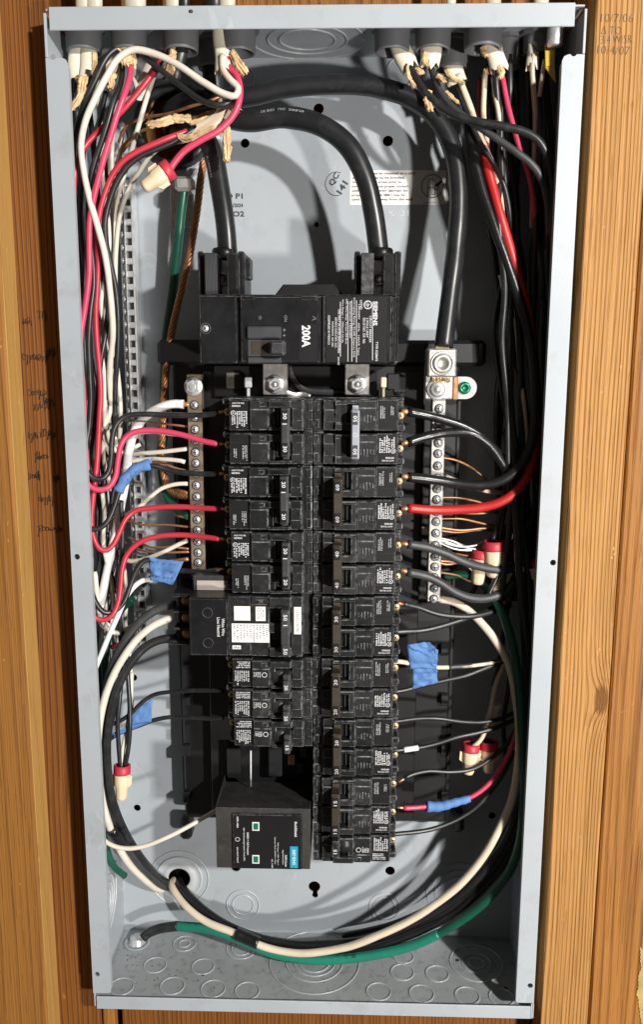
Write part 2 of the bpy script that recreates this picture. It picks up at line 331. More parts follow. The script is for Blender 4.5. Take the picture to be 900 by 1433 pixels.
def wood(name, base, dark, ringw=7.0, rough=.62, seed=0.0, contrast=.75, fine=.5, knot=None):
    m = bpy.data.materials.new(name); m.use_nodes = True; nt = m.node_tree; N = nt.nodes; L = nt.links; b = N['Principled BSDF']
    b.inputs['Specular IOR Level'].default_value = .3
    tc = N.new('ShaderNodeTexCoord')
    def mp(sx, sy, sz):
        n = N.new('ShaderNodeMapping'); n.inputs['Scale'].default_value = (sx,sy,sz); n.inputs['Location'].default_value = (seed,seed*.7,seed*1.3); L.new(tc.outputs['Object'], n.inputs['Vector']); return n
    def nz(v, sc, det=4, dist=0):
        n = N.new('ShaderNodeTexNoise'); n.inputs['Scale'].default_value = sc; n.inputs['Detail'].default_value = det; n.inputs['Distortion'].default_value = dist; L.new(v.outputs[0], n.inputs['Vector']); return n
    def math_(op, a, c):
        n = N.new('ShaderNodeMath'); n.operation = op
        for i, x in enumerate((a, c)):
            if isinstance(x, (int, float)): n.inputs[i].default_value = x
            else: L.new(x, n.inputs[i])
        return n.outputs[0]
    warp = nz(mp(9,9,1.1), 1.0, 2)
    sx = N.new('ShaderNodeSeparateXYZ'); L.new(tc.outputs['Object'], sx.inputs[0])
    pos = math_('MULTIPLY', sx.outputs['X'], 1000.0/ringw)
    pos = math_('ADD', pos, math_('MULTIPLY', warp.outputs['Fac'], 40.0/ringw))
    if knot:                                    # rings bend round a knot at (x, y) mm in object space
        dx = math_('SUBTRACT', sx.outputs['X'], knot[0]*S); dz = math_('MULTIPLY', math_('SUBTRACT', sx.outputs['Z'], knot[1]*S), .42)
        d2 = math_('ADD', math_('MULTIPLY', dx, dx), math_('MULTIPLY', dz, dz))
        kn = math_('DIVIDE', (knot[2]*S)**2, math_('ADD', d2, (knot[2]*S)**2))
        pos = math_('ADD', pos, math_('MULTIPLY', kn, knot[3]))
    w2 = nz(mp(110,110,2.2), 1.0, 3); w3 = nz(mp(22,22,.9), 1.0, 2)
    pos = math_('ADD', pos, math_('MULTIPLY', w2.outputs['Fac'], 1.7))
    pos = math_('ADD', pos, math_('MULTIPLY', w3.outputs['Fac'], 3.0))
    pos = math_('ADD', pos, seed*3.1)
    saw = math_('FRACT', pos, 0)
    rr = N.new('ShaderNodeValToRGB'); e = rr.color_ramp.elements
    e[0].position = 0; e[0].color = (0,0,0,1); e[1].position = 1; e[1].color = (.15,)*3+(1,)
    x = e.new(.55); x.color = (.25,)*3+(1,); x = e.new(.86); x.color = (1,1,1,1)
    L.new(saw, rr.inputs['Fac'])
    f1 = nz(mp(900,900,9), 1.0, 3); f2 = nz(mp(40,40,1.5), 1.0, 4)
    s = math_('ADD', math_('MULTIPLY', rr.outputs['Color'], contrast), math_('MULTIPLY', math_('SUBTRACT', f1.outputs['Fac'], .5), fine))
    s = math_('ADD', s, math_('MULTIPLY', math_('SUBTRACT', f2.outputs['Fac'], .5), .9))
    if knot:
        kk = N.new('ShaderNodeValToRGB'); kk.color_ramp.elements[0].position = .62; kk.color_ramp.elements[1].position = .9
        L.new(kn, kk.inputs['Fac']); s = math_('ADD', s, math_('MULTIPLY', kk.outputs['Color'], 1.1))
    cr = N.new('ShaderNodeValToRGB'); cr.color_ramp.elements[0].color = (*base,1); cr.color_ramp.elements[1].color = (*dark,1)
    cr.color_ramp.elements[0].position = .05
    L.new(s, cr.inputs['Fac'])
    po = nz(mp(1500,1500,22), 1.0, 2); pr = N.new('ShaderNodeValToRGB'); pr.color_ramp.elements[0].position = .62; pr.color_ramp.elements[1].position = .70
    L.new(po.outputs['Fac'], pr.inputs['Fac']); s = math_('ADD', s, math_('MULTIPLY', pr.outputs['Color'], .45)); L.new(s, cr.inputs['Fac'])
    dn = nz(mp(70,70,35), 1.0, 2, .8); dr = N.new('ShaderNodeValToRGB'); dr.color_ramp.elements[0].position = .72; dr.color_ramp.elements[1].position = .78
    L.new(dn.outputs['Fac'], dr.inputs['Fac']); s = math_('ADD', s, math_('MULTIPLY', dr.outputs['Color'], .5)); L.new(s, cr.inputs['Fac'])
    # stray scratches and pale nicks
    sc = nz(mp(120,120,60), 1.0, 6, 1.5); sr = N.new('ShaderNodeValToRGB'); sr.color_ramp.elements[0].position = .70; sr.color_ramp.elements[1].position = .76
    L.new(sc.outputs['Fac'], sr.inputs['Fac'])
    mx = N.new('ShaderNodeMixRGB'); mx.inputs['Color2'].default_value = (min(1,base[0]*1.5),min(1,base[1]*1.7),min(1,base[2]*2.2),1)
    L.new(sr.outputs['Color'], mx.inputs['Fac']); L.new(cr.outputs['Color'], mx.inputs['Color1'])
    L.new(mx.outputs['Color'], b.inputs['Base Color']); b.inputs['Roughness'].default_value = rough
    bp = N.new('ShaderNodeBump'); bp.inputs['Strength'].default_value = .55; bp.inputs['Distance'].default_value = .0012
    L.new(s, bp.inputs['Height']); L.new(bp.outputs['Normal'], b.inputs['Normal'])
    MT[name] = m
wood('wood_pale', (.44,.225,.070), (.17,.068,.014), 3.0, seed=1.3, contrast=.8, fine=1.1, knot=(14,-88,8,-4.0))
wood('wood_gold', (.33,.140,.030), (.125,.043,.007), 9, seed=4.1, contrast=.7, fine=1.0)
wood('wood_amber', (.205,.074,.0125), (.068,.021,.004), 3.8, seed=2.2, contrast=.7, fine=1.0)
wood('wood_left', (.29,.122,.024), (.125,.046,.008), 12, seed=7.7, contrast=.5, fine=1.0)
wood('wood_lit_edge', (.44,.245,.070), (.29,.15,.036), 4, seed=5.0, contrast=.35, fine=.8)  # paler wood: lamplight on the board's side put into the colour
wood('wood_back', (.34,.16,.05), (.17,.07,.02), 9, seed=9.1, contrast=.6)

# ------------------------------------------------------------------ the wall the box hangs in
W2, H, D = 186.5, 782.6, 99.0
def board(name, label, m, x0, x1, y0, y1, z0, z1, ch=1.2, kind=None, parent=None):
    o = MB().box(x0, x1, y0, y1, z0, z1, ch).build(name, m, parent)
    if parent is None: tag(o, label, None if kind else 'stud', kind=kind)
    return o
YT, YB = 1000, -260
wl = thing('back_wall', 'wooden sheathing boards behind the grey box', None, (0, 0, -130), kind='structure')
for i, (a, b_) in enumerate(((-420,-150),(-148,40),(42,240),(242,420))):
    board('plank', None, 'wood_back', a, b_, YT, YB, -132-(i%2)*1.0, -118+(i%2)*1.0, 1.0, parent=wl)
rs = U(796, 716, -4)[0]; re_ = U(870, 716, -4)[0]
stud_r = board('stud', 'pale wooden stud with dated pencil notes and a dark knot right of the box', 'wood_pale', rs, re_, YB, YT, -117, -4, 1.0)
board('stud', 'orange wooden stud at the far right edge of the picture', 'wood_gold', re_+2.2, re_+120, YB, YT, -117, -7, 1.5)
lb = U(28, 480, -24)[0]
stud_l = board('stud', 'dark amber stud with pencil scribbles left of the box', 'wood_amber', lb-34, -190.5, YB, YT, -117, -24, 1.0)
fr = thing('stud', 'board with its lamplit edge coloured paler at the far left of the picture', 'stud', (lb-30, YB, 0))
MB().box(lb-140, lb-.6, YB, YT, -23.5, 4.0, 1.6).build('board_face', 'wood_left', fr)
MB().box(lb-.55, lb+.25, YB, YT, -23.4, 2.6, .2).build('lit_edge', 'wood_lit_edge', fr)  # thin pale sheet, lamplight on the board's right side put into its colour
board('blocking', 'wooden cross block under the box left of a dark gap', 'wood_gold', -189.0, U(160,1425,-30)[0], -150, -7, -117, -30, 1.0)['category'] = 'wood block'
board('blocking', 'long wooden cross block under the box right of a dark gap', 'wood_amber', U(170,1425,-30)[0], rs-.8, -150, -7, -117, -32, 1.0)['category'] = 'wood block'
board('top_plate', 'wooden board behind the cables above the box', 'wood_gold', lb+15, rs-.8, 796, 1000, -117, -70, 1.0)['category'] = 'board'

def ribbon(mb, pts, w, z):
    P = [np.array(p, float) for p in pts]
    for a, b_ in zip(P[:-1], P[1:]):
        d = b_-a; n = np.array([-d[1], d[0]]); n = n/(np.linalg.norm(n)+1e-9)*w/2; e = d/(np.linalg.norm(d)+1e-9)*w*.3
        mb.add([(*(a-n-e),z),(*(b_-n+e),z),(*(b_+n+e),z),(*(a+n-e),z)], [(0,1,2,3)])
mb = MB()
for s, px, py, ln in (('10/7/06', 864, 26, 42), ('\u0394 TO', 856, 43, 26), ('3/4 W/SR', 863, 56, 40), ('10/4/07', 859, 71, 42)):
    c = U(px, py, -3.7); put_text(mb, s, c, 5.2, random.uniform(-3,3), ln/1.92, -.022)
o = mb.build('pencil_note', 'pencil', stud_r)
mb = MB(); r_ = random.Random(3)
for px, py, n, w in ((38,452,4,14),(58,440,3,14),(48,502,9,34),(70,495,5,16),(52,552,6,26),(68,563,5,16),(57,570,5,26),(66,608,7,24),(46,612,4,14),(58,640,6,22),(48,668,6,18),(79,670,4,10),(64,700,6,22),(70,742,9,40)):
    base = U(px, py, -23.6); pts = []; x = -w/3.7
    for k in range(n):                              # loose pencil strokes: a bowl, a stem, a join
        h = r_.uniform(2.5, 5.5); d = w/1.85/n; kind = r_.random()
        if kind < .4: pts += [(x+d*.9,h*.6),(x+d*.3,h*.8),(x,h*.2),(x+d*.4,-h*.3),(x+d*.9,h*.1),(x+d,h*.5)]
        elif kind < .75: pts += [(x,-h*.2),(x+d*.3,h),(x+d*.45,-h*.4),(x+d*.8,h*.3),(x+d,-h*.1)]
        else: pts += [(x,h*.4),(x+d*.6,h*.5),(x+d*.5,-h*.9),(x+d,0)]
        x += d
    pts = spline([(base[0]+p[0]+r_.uniform(-.4,.4), base[1]+p[1]+r_.uniform(-.6,.6), 0) for p in pts], .7)[:,:2]
    ribbon(mb, pts, .46, -23.75)
mb.build('pencil_scribble', 'pencil', stud_l)
# dried foam on the far right stud
fb = MB(); ol = [U(894+3*math.sin(k*.55)+r_.uniform(-1.2,1.2)-(0 if k < 12 else 0), 1322+k*7.5, -7)[:2] for k in range(16)]
ol = ol+[U(915, 1440-k*30, -7)[:2] for k in range(4)]; so_ = spline([(p[0],p[1],0) for p in ol[:16]], 1.2); fb.prism([(p[0]+.35*math.sin(i_*2.1),p[1]) for i_, p in enumerate(so_)]+[tuple(p) for p in ol[16:]], -8, -6.2, .5)
tag(fb.build('dried_foam', 'foam'), 'yellow dried foam smear at the bottom right corner of the picture', 'foam')

# ------------------------------------------------------------------ the enclosure
enc = thing('electrical_enclosure', 'open grey painted steel load centre box holding the breakers and wires', 'electrical box', (0, 0, -D))
T = 1.3
def cut_panel(name, mb, m, cutters, parent):
    o = mb.build(name, m, parent)
    for c in cutters:
        co = c.build('cutter', m, parent)
        md = o.modifiers.new('b', 'BOOLEAN'); md.operation = 'DIFFERENCE'; md.object = co; md.solver = 'EXACT'
    bpy.context.view_layer.update()
    dg = bpy.context.evaluated_depsgraph_get()
    me = bpy.data.meshes.new_from_object(o.evaluated_get(dg)); o.modifiers.clear(); o.data = me
    for c in [x for x in C.objects if x.name.startswith('cutter')]: bpy.data.objects.remove(c)
    return o
def cyl(c, ax, r, h=8, n=20): return MB().lathe(np.array(c)-np.array(ax)*h/2, ax, [(r,0),(r,h)], n, False)
cuts = []
for px, py, r in ((443,315,2.0),(543,198,4.2),(446,153,4.2),(343,201,3.6),(187,948,3.2),(192,1130,3.4),(641,364,3.0),(689,1141,3.4),(330,1213,4.6),(546,1218,4.6),(699,905,3.5)):
    cuts.append(cyl(U(px, py, -D), (0,0,1), r))
kc = U(440, 1240, -D); ks = U(441, 1252, -D)
cuts.append(cyl(kc, (0,0,1), 5.6)); cuts.append(cyl(ks, (0,0,1), 2.9)); cuts.append(MB().box(ks[0]-2.2, ks[0]+2.4, ks[1], kc[1], -D-4, -D+4))
hub = U(246, 183, -D); ko = U(251, 1228, -D)
cuts.append(cyl(hub, (0,0,1), 27)); cuts.append(cyl(ko, (0,0,1), 13.0, n=36))
cut_panel('back_panel', MB().box(-W2+T, W2-T, T, H-T, -D-T, -D), 'paint', cuts, enc)
for s in (-1, 1):
    MB().box(s*W2, s*(W2-T), 0, H-4, -D-T, -.8, .3).build('side_wall', 'paint', enc)
    y0, y1 = 13.5, 751
    xi = s*(W2-15.2); xo = s*(W2+.0)
    poly = [(xo,y0),(xi+s*1.5,y0),(xi,y0+1.5),(xi,y1-4),(xi+s*1.2,y1-1.2),(xi+s*4,y1),(xo,y1)]
    if s > 0: poly = poly[::-1]
    hs = []
    for px, py in (((74,80),(108,779),(136,1362)) if s < 0 else ((803,75),(774,787),(742,1378))):
        hs.append(cyl(U(px, py, 0), (0,0,1), 2.3, n=14))
    fl = cut_panel('flange', MB().prism(poly, -.8, .4, .35), 'paint', hs, enc)
    MB().box(s*(W2-1.6), s*(W2+.2), y1+.3, H-3, -2.2, .3, .3).build('corner_edge', 'paint', enc)
    MB().box(xi, xi+s*1.2, y0+3, y1-5, -6, -.85, .25).build('flange_return', 'paint', enc)
# top
MB().box(-W2+T, W2-T, H-T, H, -D-T, -.8, .3).build('top_plate', 'paint', enc)
xa, xb, yo, yt = PB(68, 9, 805, 38, 1.2)
MB().box(xa, xb, H-14.4, H+.6, -.3, 1.2, .5).build('top_lip', 'paint', enc)
lipm = MB(); c = U(267, 17, 1.25); lipm.lathe(c, (0,0,1), [(1.1,0),(.9,.2),(0,.25)], 7, squash=lambda th: 1+.6*abs(math.sin(th))); lipm.build('paint_chip', 'ink', enc)
# bottom
MB().box(-W2+T, W2-T, 0, T, -D-T, -.8, .3).build('bottom_plate', 'paint_floor', enc)
MB().box(-W2+2.5, W2-2.5, -1.2, 10.6, -.5, 1.0, .45).build('bottom_lip', 'paint', enc)
MB().box(W2-2.2, W2-.9, -1.6, 12, -3, .2, .3).build('corner_seam', 'paint', enc)
MB().box(W2-.6, W2+.5, -1.4, 12.4, -3, -.2, .3).build('corner_seam', 'paint', enc)
# stamped knockouts
def knock(c, ax, radii, parent=enc, m='paint', h=1.0):
    for i, r in enumerate(radii):
        t = .8 if i else .95
        MB().ring(c, ax, [(r-t, -.3), (r-t*.4, h), (r+t*.4, h), (r+t, -.3)], 44).build('knockout_ring', 'paint_highlight' if m.startswith('paint') else m, parent)
Z = (0,0,1); Yv = (0,1,0); Xv = (1,0,0)
knock(U(340,1265,-D), Z, (10.2,15.5)); knock(U(538,1268,-D), Z, (10,14.5)); knock(U(641,1247,-D), Z, (15,22,30))
knock(ko, Z, (28,)); knock(U(440,55,-D), Z, (10,)) if False else None
knock(U(560,103,-D), Z, (11,)); knock(U(338,112,-D), Z, (10.5,))
MB().ring(ko+np.array([0,0,0]), Z, [(10.4,-1.0),(10.4,1.0),(11.2,1.5),(15.4,1.5),(16,.9),(20.6,.9),(21.2,1.5),(22.4,1.3),(23,-.6)], 44).build('reducing_washer', 'paint_highlight', enc)
MB().ring(ko, Z, [(13.6,-1.2),(13.6,-17),(15,-17),(15,-1.2)], 32).build('hole_darkener', 'pan', enc)  # added black liner, standing in for the dark inside the hole
MB().lathe(ko+np.array([0,0,-17]), Z, [(14,0),(14,.6)], 30).build('hole_darkener', 'pan', enc)  # added black disc that hides the lit wood behind the hole
for px, py, rad in ((258,1320,(5,10.5)),(338,1327,(9,14)),(440,1345,(14,19,26,41)),(565,1338,(9,)),(667,1347,(7,13,24)),
                    (217,1350,(10,)),(284,1352,(10,)),(563,1360,(10.2,)),(612,1362,(10.2,)),
                    (170,1380,(10.5,)),(241,1379,(10.5,)),(298,1383,(10.5,)),(346,1386,(10.5,)),(530,1387,(10.5,)),(590,1390,(10.5,)),(654,1393,(10.5,)),(702,1395,(10.5,))):
    knock(UY(px, py, T), Yv, rad, m='paint_floor', h=.95)
for px, py, rad in ((430,56,(21,30,43)),): knock(UY(px, py, H-T), (0,-1,0), rad)
for y, z, rad in ((68,-46,(10,16,22,30)),(140,-50,(9,))): knock((-W2+T, y, z), Xv, rad)
for y, z, rad in ((95,-48,(10,17,24)),(320,-50,(9,14))): knock((W2-T, y, z), (-1,0,0), rad)
for y, z in ((205,-20),): knock((W2-T, y, z), (-1,0,0), (3,6), m='zinc', h=1.2)
mb = MB()
for px, py in ((163,1301),(284,1363),(708,1382),(640,1343)): mb.lathe(UY(px,py,T)+np.array([0,.12,0]), Yv, [(1.9,0),(1.7,.1),(0,.15)], 10)
mb.build('drain_hole', 'ink', enc)
mb = MB(); r_ = random.Random(11)
for k in range(70):
    px, py = r_.uniform(160,300), r_.uniform(1310,1382)
    if r_.random() < .35: px = r_.uniform(300, 690)
    c = UY(px, py, T); a = r_.uniform(.25,.8); mb.lathe(c, Yv, [(a,0),(a*.8,a*.5),(0,a*.7)], 5)
o = mb.build('debris', 'rust', enc); o['kind'] = 'stuff'
# printed and stuck-on marks of the back panel
zb = -D+.25
st = MB(); a, b_, y0, y1 = PB(490,239,624,287,-D); st.prism([(a,y0),(b_,y0),(b_,y1),(a,y1)], -D+.02, -D+.18).build('instruction_sticker', 'paper_label', enc)
stk = C.objects[-1]; mb = MB()
rows = ['This panel must be mounted on a solid','wall. If panel is to be bonded,','torque bonding screw prior to','mounting to ensure proper contact','with wall. See wiring diagram for','proper screw or kit SMK1 may be','used if standing away from the wall.']
for i, s in enumerate(rows):
    yy = y1-2.6-i*(y1-y0-3.5)/6.9; L_ = (b_-a)*.66*len(s)/37
    put_text(mb, s, (a+1.5+L_/2, yy, -D+.24), 2.7, 0, L_, .030)
cc = (b_-11, (y0+y1)/2+1, -D+.24)
for rr in (9.2,):
    n = 28; mb.add([(cc[0]+q*math.cos(2*math.pi*k/n), cc[1]+q*math.sin(2*math.pi*k/n), cc[2]) for q in (rr, rr*.93) for k in range(n)], [(k,(k+1)%n,n+(k+1)%n,n+k) for k in range(n)])
for bx in ((-3.5,.5,-1,5.5),(-3.5,-1.5,-7,-1.5),(0,2,-6.5,-1.5),(1.5,5,-2.5,1.5)):
    x0_, x1_, q0, q1 = bx; ribbon(mb, [(cc[0]+x0_,cc[1]+q0),(cc[0]+x1_,cc[1]+q0),(cc[0]+x1_,cc[1]+q1),(cc[0]+x0_,cc[1]+q1),(cc[0]+x0_,cc[1]+q0)], .5, cc[2])
mb.add([(cc[0]+2,cc[1]-.5,cc[2]),(cc[0]+4.6,cc[1]-.2,cc[2]),(cc[0]+8,cc[1]+3.4,cc[2]),(cc[0]+7,cc[1]+4.6,cc[2]),(cc[0]+3.4,cc[1]+2,cc[2])], [(0,1,2,3,4)])
put_text(mb, 'Sticker Rev.01', (cc[0], y0+1.5, -D+.24), 1.3, 0, 14)
mb.build('sticker_print', 'ink', stk)
mb = MB()
q = U(468,252,-D); put_text(mb, 'QC', (q[0],q[1],zb), 5.6, 58, 10.5, .035); q = U(479,263,-D); put_text(mb, '141', (q[0],q[1],zb), 5.2, 58, 10.5, .035)
q = U(471,258,-D); pts = [(q[0]+9.2*math.cos(t), q[1]+9.2*math.sin(t)) for t in np.linspace(1.2,5.0,24)]; ribbon(mb, pts, .5, zb)
mb.build('inspection_stamp', 'ink', enc); mb = MB()
for s, px, py, h, ln in (('O P1',328,275,4.4,14),('06/2024',330,288,3.0,12),('LO2',331,300,4.4,13)):
    q = U(px,py,-D); put_text(mb, s, (q[0],q[1],zb), h, 0, ln, .03)
mb.build('stamped_mark', 'ink', enc)
mb = MB()
q = U(558,299,-D); put_text(mb, 'K  31', (q[0],q[1],zb), 4.5, 0, 16, -.01); mb.build('embossed_mark', 'zinc', enc)

# plug in the bottom knockout
pg = thing('knockout_plug', 'round pale plug in the bottom left knockout', 'plug', UY(192,1318,T))
c = UY(192,1318,T); MB().lathe(c, Yv, [(8.6,0),(8.6,1.2),(6.6,1.6),(6.6,5.2),(6.0,6.0),(0,6.1)], 26).build('plug_body', 'zinc', pg)
MB().ring(c, Yv, [(9,0),(9,1.4),(12.5,1.2),(12.8,0)], 30).build('locknut', 'paint', pg)

# hub where the service cables come in through the back
hb = thing('service_entrance_hub', 'large black conduit bushing in the back panel under the tangle of wires', 'conduit hub', tuple(hub))
MB().ring(hub, Z, [(25,-3),(25,15),(27,17),(31,15),(32,3),(32,-.5)], 48).build('bushing_ring', 'insul_black', hb)
MB().ring(hub, Z, [(31.5,0),(31.5,5),(35,6),(38.5,4.5),(38.5,0)], 16, False).build('locknut', 'paint', hb)
MB().lathe(hub+np.array([0,0,-22]), Z, [(26,0),(26,1)], 30).build('conduit_end', 'pan', hb)

# ------------------------------------------------------------------ interior: pan, bars, bus
def screw(name, c, r, parent, m='zinc', cross=True, n=16, h=None):
    h = h or r*.5
    o = MB().lathe(c, Z, [(r,0),(r,h*.55),(r*.82,h),(0,h*1.15)], n).build(name, m, parent)
    if cross and o.parent is not None and r > 1.6:
        mb = MB(); a = random.uniform(0, 1.5)
        for t in (a, a+math.pi/2):
            d = np.array([math.cos(t), math.sin(t)])*r*.6; ribbon(mb, [(c[0]-d[0],c[1]-d[1]),(c[0]+d[0],c[1]+d[1])], r*.26, c[2]+h*1.2)
        mb.build('screw_slot', 'ink', o)
    return o
pan = thing('breaker_mounting_pan', 'black moulded plastic pan carrying the breakers and bars', 'mounting pan', U(440,1100,-D))
a, b_, y0, y1 = PB(250,505,634,1148,-76)
pm = MB()
pm.box(a, b_, y0, y1, -D+3, -76, 2.0)
pm.build('base', 'pan', pan)
a2, b2, q0, q1 = PB(219,476,681,512,-70)
MB().box(a2, b2, q0, q1, -D+4, -70, 3.0).build('cross_arm', 'pan', pan)
for s, px in ((-1,252),(1,632)):
    for py in (905,975,1045,1110):
        p = U(px, py, -76); MB().box(p[0]+s*-3, p[0]+s*-10, p[1]-6, p[1]+4, -77, -70, .8).build('clip', 'pan', pan)
for s, px0, px1 in ((-1,247,256),(1,628,638)):
    xa_, xb_, ya, yb_ = PB(px0, 560, px1, 1120, -78); MB().box(xa_, xb_, ya, yb_, -D+3, -80, 1.0).build('rib', 'pan', pan)
for px, py in ((262,1158),(641,1148)):
    p = U(px, py, -85); MB().box(p[0]-6, p[0]+5, p[1]-9, p[1]+10, -D+2, -78, 3).build('foot', 'pan', pan)
xs, ys = None, None
cm = MB(); a, b_, y0, y1 = PB(292,520,585,1200,-66)
cm.box(a, b_, y0+40, y1, -78, -62, 1.0); cm.build('centre_rail', 'pan', pan)
# frame around the main lugs, behind the main breaker
a, b_, y0, y1 = PB(385,398,480,418,-30)
fm = MB(); fm.prism([(a-9,y0-8),(b_+9,y0-8),(b_-6,y1),(a+6,y1)], -60, -32, 1.0); fm.build('backing_frame', 'pan', pan)
a, b_, y0, y1 = PB(300,512,552,556,-58); MB().box(a, b_, y0, y1, -76, -56, .8).build('bridge', 'pan', pan)
# bus ends
bus = []
for k, (px, label) in enumerate(((385,'left flat metal bus strap bolted below the main breaker'),(500,'right flat metal bus strap bolted below the main breaker'))):
    t = thing('bus_strap', label, 'bus strap', U(px,532,-40), 'bus straps under the main breaker')
    xa_, xb_, ya, yb_ = PB(px-17,505,px+17,553,-36)
    MB().box(xa_, xb_, ya, yb_, -46, -36, .7).build('strap', 'steel', t)
    c = U(px, 538, -36)
    MB().lathe(c, Z, [(7.2,0),(7.2,1.2),(6.4,1.6)], 24).build('washer', 'zinc', t)
    MB().lathe(c+np.array([0,0,1.6]), Z, [(5.3,0),(5.3,3.4),(4.4,4.0),(3.2,4.0),(3.0,2.8),(0,2.8)], 6, False).build('bolt_head', 'zinc', t)
    MB().lathe(c+np.array([0,0,4.4]), Z, [(2.3,0),(2.0,1.6),(0,1.8)], 14).build('stud_end', 'steel', t)
t = thing('link_bar', 'curved bright metal link between the two bus straps', 'link bar', U(440,550,-50))
MB().tube(spline([U(404,512,-52),U(410,530,-52),U(425,545,-52),U(455,549,-52),U(482,549,-52)],2), 2.6, 10, flat=.4).build('bar', 'handle_dark', t)
MB().tube(spline([U(398,548,-38),U(412,553,-40),U(424,552,-42),U(434,556,-40)],2), 2.2, 8, flat=.35).build('clip', 'steel', t)
for px, m, w, label in ((347,'print_white',5,'white plastic pin standing beside the left bus strap'),(537,'insul_cream',4,'tan pin standing beside the right bus strap')):
    t = thing('alignment_pin', label, 'pin', U(px,540,-40))
    xa_, xb_, ya, yb_ = PB(px-w,528,px+w,543,-40); MB().box(xa_,xb_,ya,yb_,-46,-40,.8).build('head', m, t)
    xa_, xb_, ya, yb_ = PB(px-1.6,543,px+1.6,556,-41); MB().box(xa_,xb_,ya,yb_,-50,-42,.3).build('stem', m, t)
for px, py, m in ((325,532,'steel'),(335,535,'pan'),(551,534,'pan'),(560,538,'pan')):
    xa_, xb_, ya, yb_ = PB(px-9,py-11,px+9,py+12,-52); o = MB().box(xa_,xb_,ya,yb_,-62,-52-abs(px-440)*.02,.8).build('bus_end', m, pan)
xa_, xb_, ya, yb_ = PB(300,560,576,1230,-62)
for px, py in ((408,1063),(425,1052),(420,1075)):
    p = U(px,py,-45); MB().box(p[0]-3,p[0]+3,p[1]-5,p[1]+5,-70,-45,.5).build('bus_stab', 'copper_dull' if px == 408 else 'pan', pan)
for px, py in ((327,1068),(385,1066)):
    p = U(px,py,-48); MB().box(p[0]-6,p[0]+6,p[1]-14,p[1]+14,-70,-48,1).build('stab_support', 'pan', pan)

def bar_thing(name, label, cat, px0, py0, px1, py1, w, z0, z1, m, scr, rs_, msc='zinc'):
    p0, p1 = U(px0,py0,z1), U(px1,py1,z1)
    t = thing(name, label, cat, tuple(p1))
    mb = MB(); n = 26
    xs_ = np.linspace(p0[0], p1[0], n); ys_ = np.linspace(p0[1], p1[1], n)
    mb.box(min(p0[0],p1[0])-w/2, max(p0[0],p1[0])+w/2, p1[1], p0[1], z0, z1, .6)
    mb.build('bar', m, t)
    for py, big in scr:
        f = (py-py0)/(py1-py0); c = U(px0+(px1-px0)*f, py, z1)
        MB().ring(c, Z, [(rs_*1.25,-.2),(rs_*1.25,.25),(rs_*1.02,.25),(rs_*1.02,-.2)], 16).build('screw_seat', 'ink', t)
        screw('screw', c, rs_, t, msc, h=rs_*.7)
    return t
nl = bar_thing('neutral_bar', 'bronze coloured terminal bar with screws left of the breakers', 'terminal bar', 271,524,278,812,11.5,-54,-42,'bar_bronze',
    [(y,0) for y in (567,584,601,617,633,648,663,679,695,711,727,742,758,773,787,801)], 3.0)
c = U(271,541,-42); MB().lathe(c, Z, [(7.4,0),(7.4,1.3),(6.6,1.8)], 24).build('washer', 'zinc', nl)
MB().lathe(c+np.array([0,0,1.8]), Z, [(5.6,0),(5.6,3.6),(4.6,4.2),(2.8,4.2),(2.6,5.4),(0,5.6)], 6, False).build('nut', 'zinc', nl)
nr = bar_thing('neutral_bar', 'bright aluminium terminal bar with screws right of the breakers', 'terminal bar', 615,556,607,842,10.5,-54,-42,'alu',
    [(y,0) for y in (572,589,604,620,635,652,669,684,699,716,730,746,763,779,793,808,823,838)], 3.0)
# main neutral lug on the right bar
lug = thing('neutral_lug', 'square aluminium lug clamping the thick neutral cable above the right bar', 'cable lug', U(618,528,-42))
a, b_, y0, y1 = PB(599,488,639,528,-22); MB().box(a,b_,y0,y1,-46,-22,1.2).build('lug_block', 'alu', lug)
c = U(619,509,-22); MB().ring(c, Z, [(9,-.5),(9,.7),(7.6,.7),(7.6,-.5)], 30).build('thread_ring', 'steel', lug)
MB().lathe(c, Z, [(7,0),(7,1.2),(5.6,1.4),(4.2,1.2),(4.0,.3),(0,.3)], 30).build('set_screw', 'alu', lug)
a, b_, y0, y1 = PB(595,526,634,559,-38); MB().box(a,b_,y0,y1,-44,-37,.8).build('lug_foot', 'alu', lug)
c = U(612,545,-37); MB().lathe(c, Z, [(8.2,0),(8.2,1),(7.4,1.3),(5.4,1.4),(5.2,3.0),(4.4,3.4),(2.4,3.4),(2.2,4.2),(0,4.3)], 26).build('foot_bolt', 'zinc', lug)
mb = MB()
for k in range(12):
    p = U(606+k*2.0, 527, -36); mb.tube([p+np.array([0,4,0]), p+np.array([random.uniform(-.4,.4),-4+random.uniform(-1,1),0])], 1.3, 6)
for k in range(9):
    p = U(611+k*2.0, 487, -36); mb.tube([p+np.array([0,5,0]), p+np.array([0,-4,0])], 1.3, 6)
mb.build('cable_strand', 'brass', lug)
bs = thing('bonding_strap', 'rounded copper toned strap with a green screw beside the neutral lug', 'bonding strap', U(645,543,-60))
a, b_, y0, y1 = PB(634,527,652,559,-60); ym = (y0+y1)/2; rr = (y1-y0)/2
pl = [(a,y0),(b_,y0)]+[(b_+rr*math.cos(t),ym+rr*math.sin(t)) for t in np.linspace(-math.pi/2,math.pi/2,14)][1:-1]+[(b_,y1),(a,y1)]
MB().prism(pl, -64, -60, .5).build('strap', 'alu', bs)
MB().box(a-1,a+3,y0,y1,-62,-50,.5).build('bend', 'copper_dull', bs)
c = U(650,543,-60); MB().lathe(c, Z, [(5,0),(5,2.4),(4,3.4),(2.2,3.4),(2,2.2),(0,2.2)], 22).build('green_screw', 'screw_green', bs)

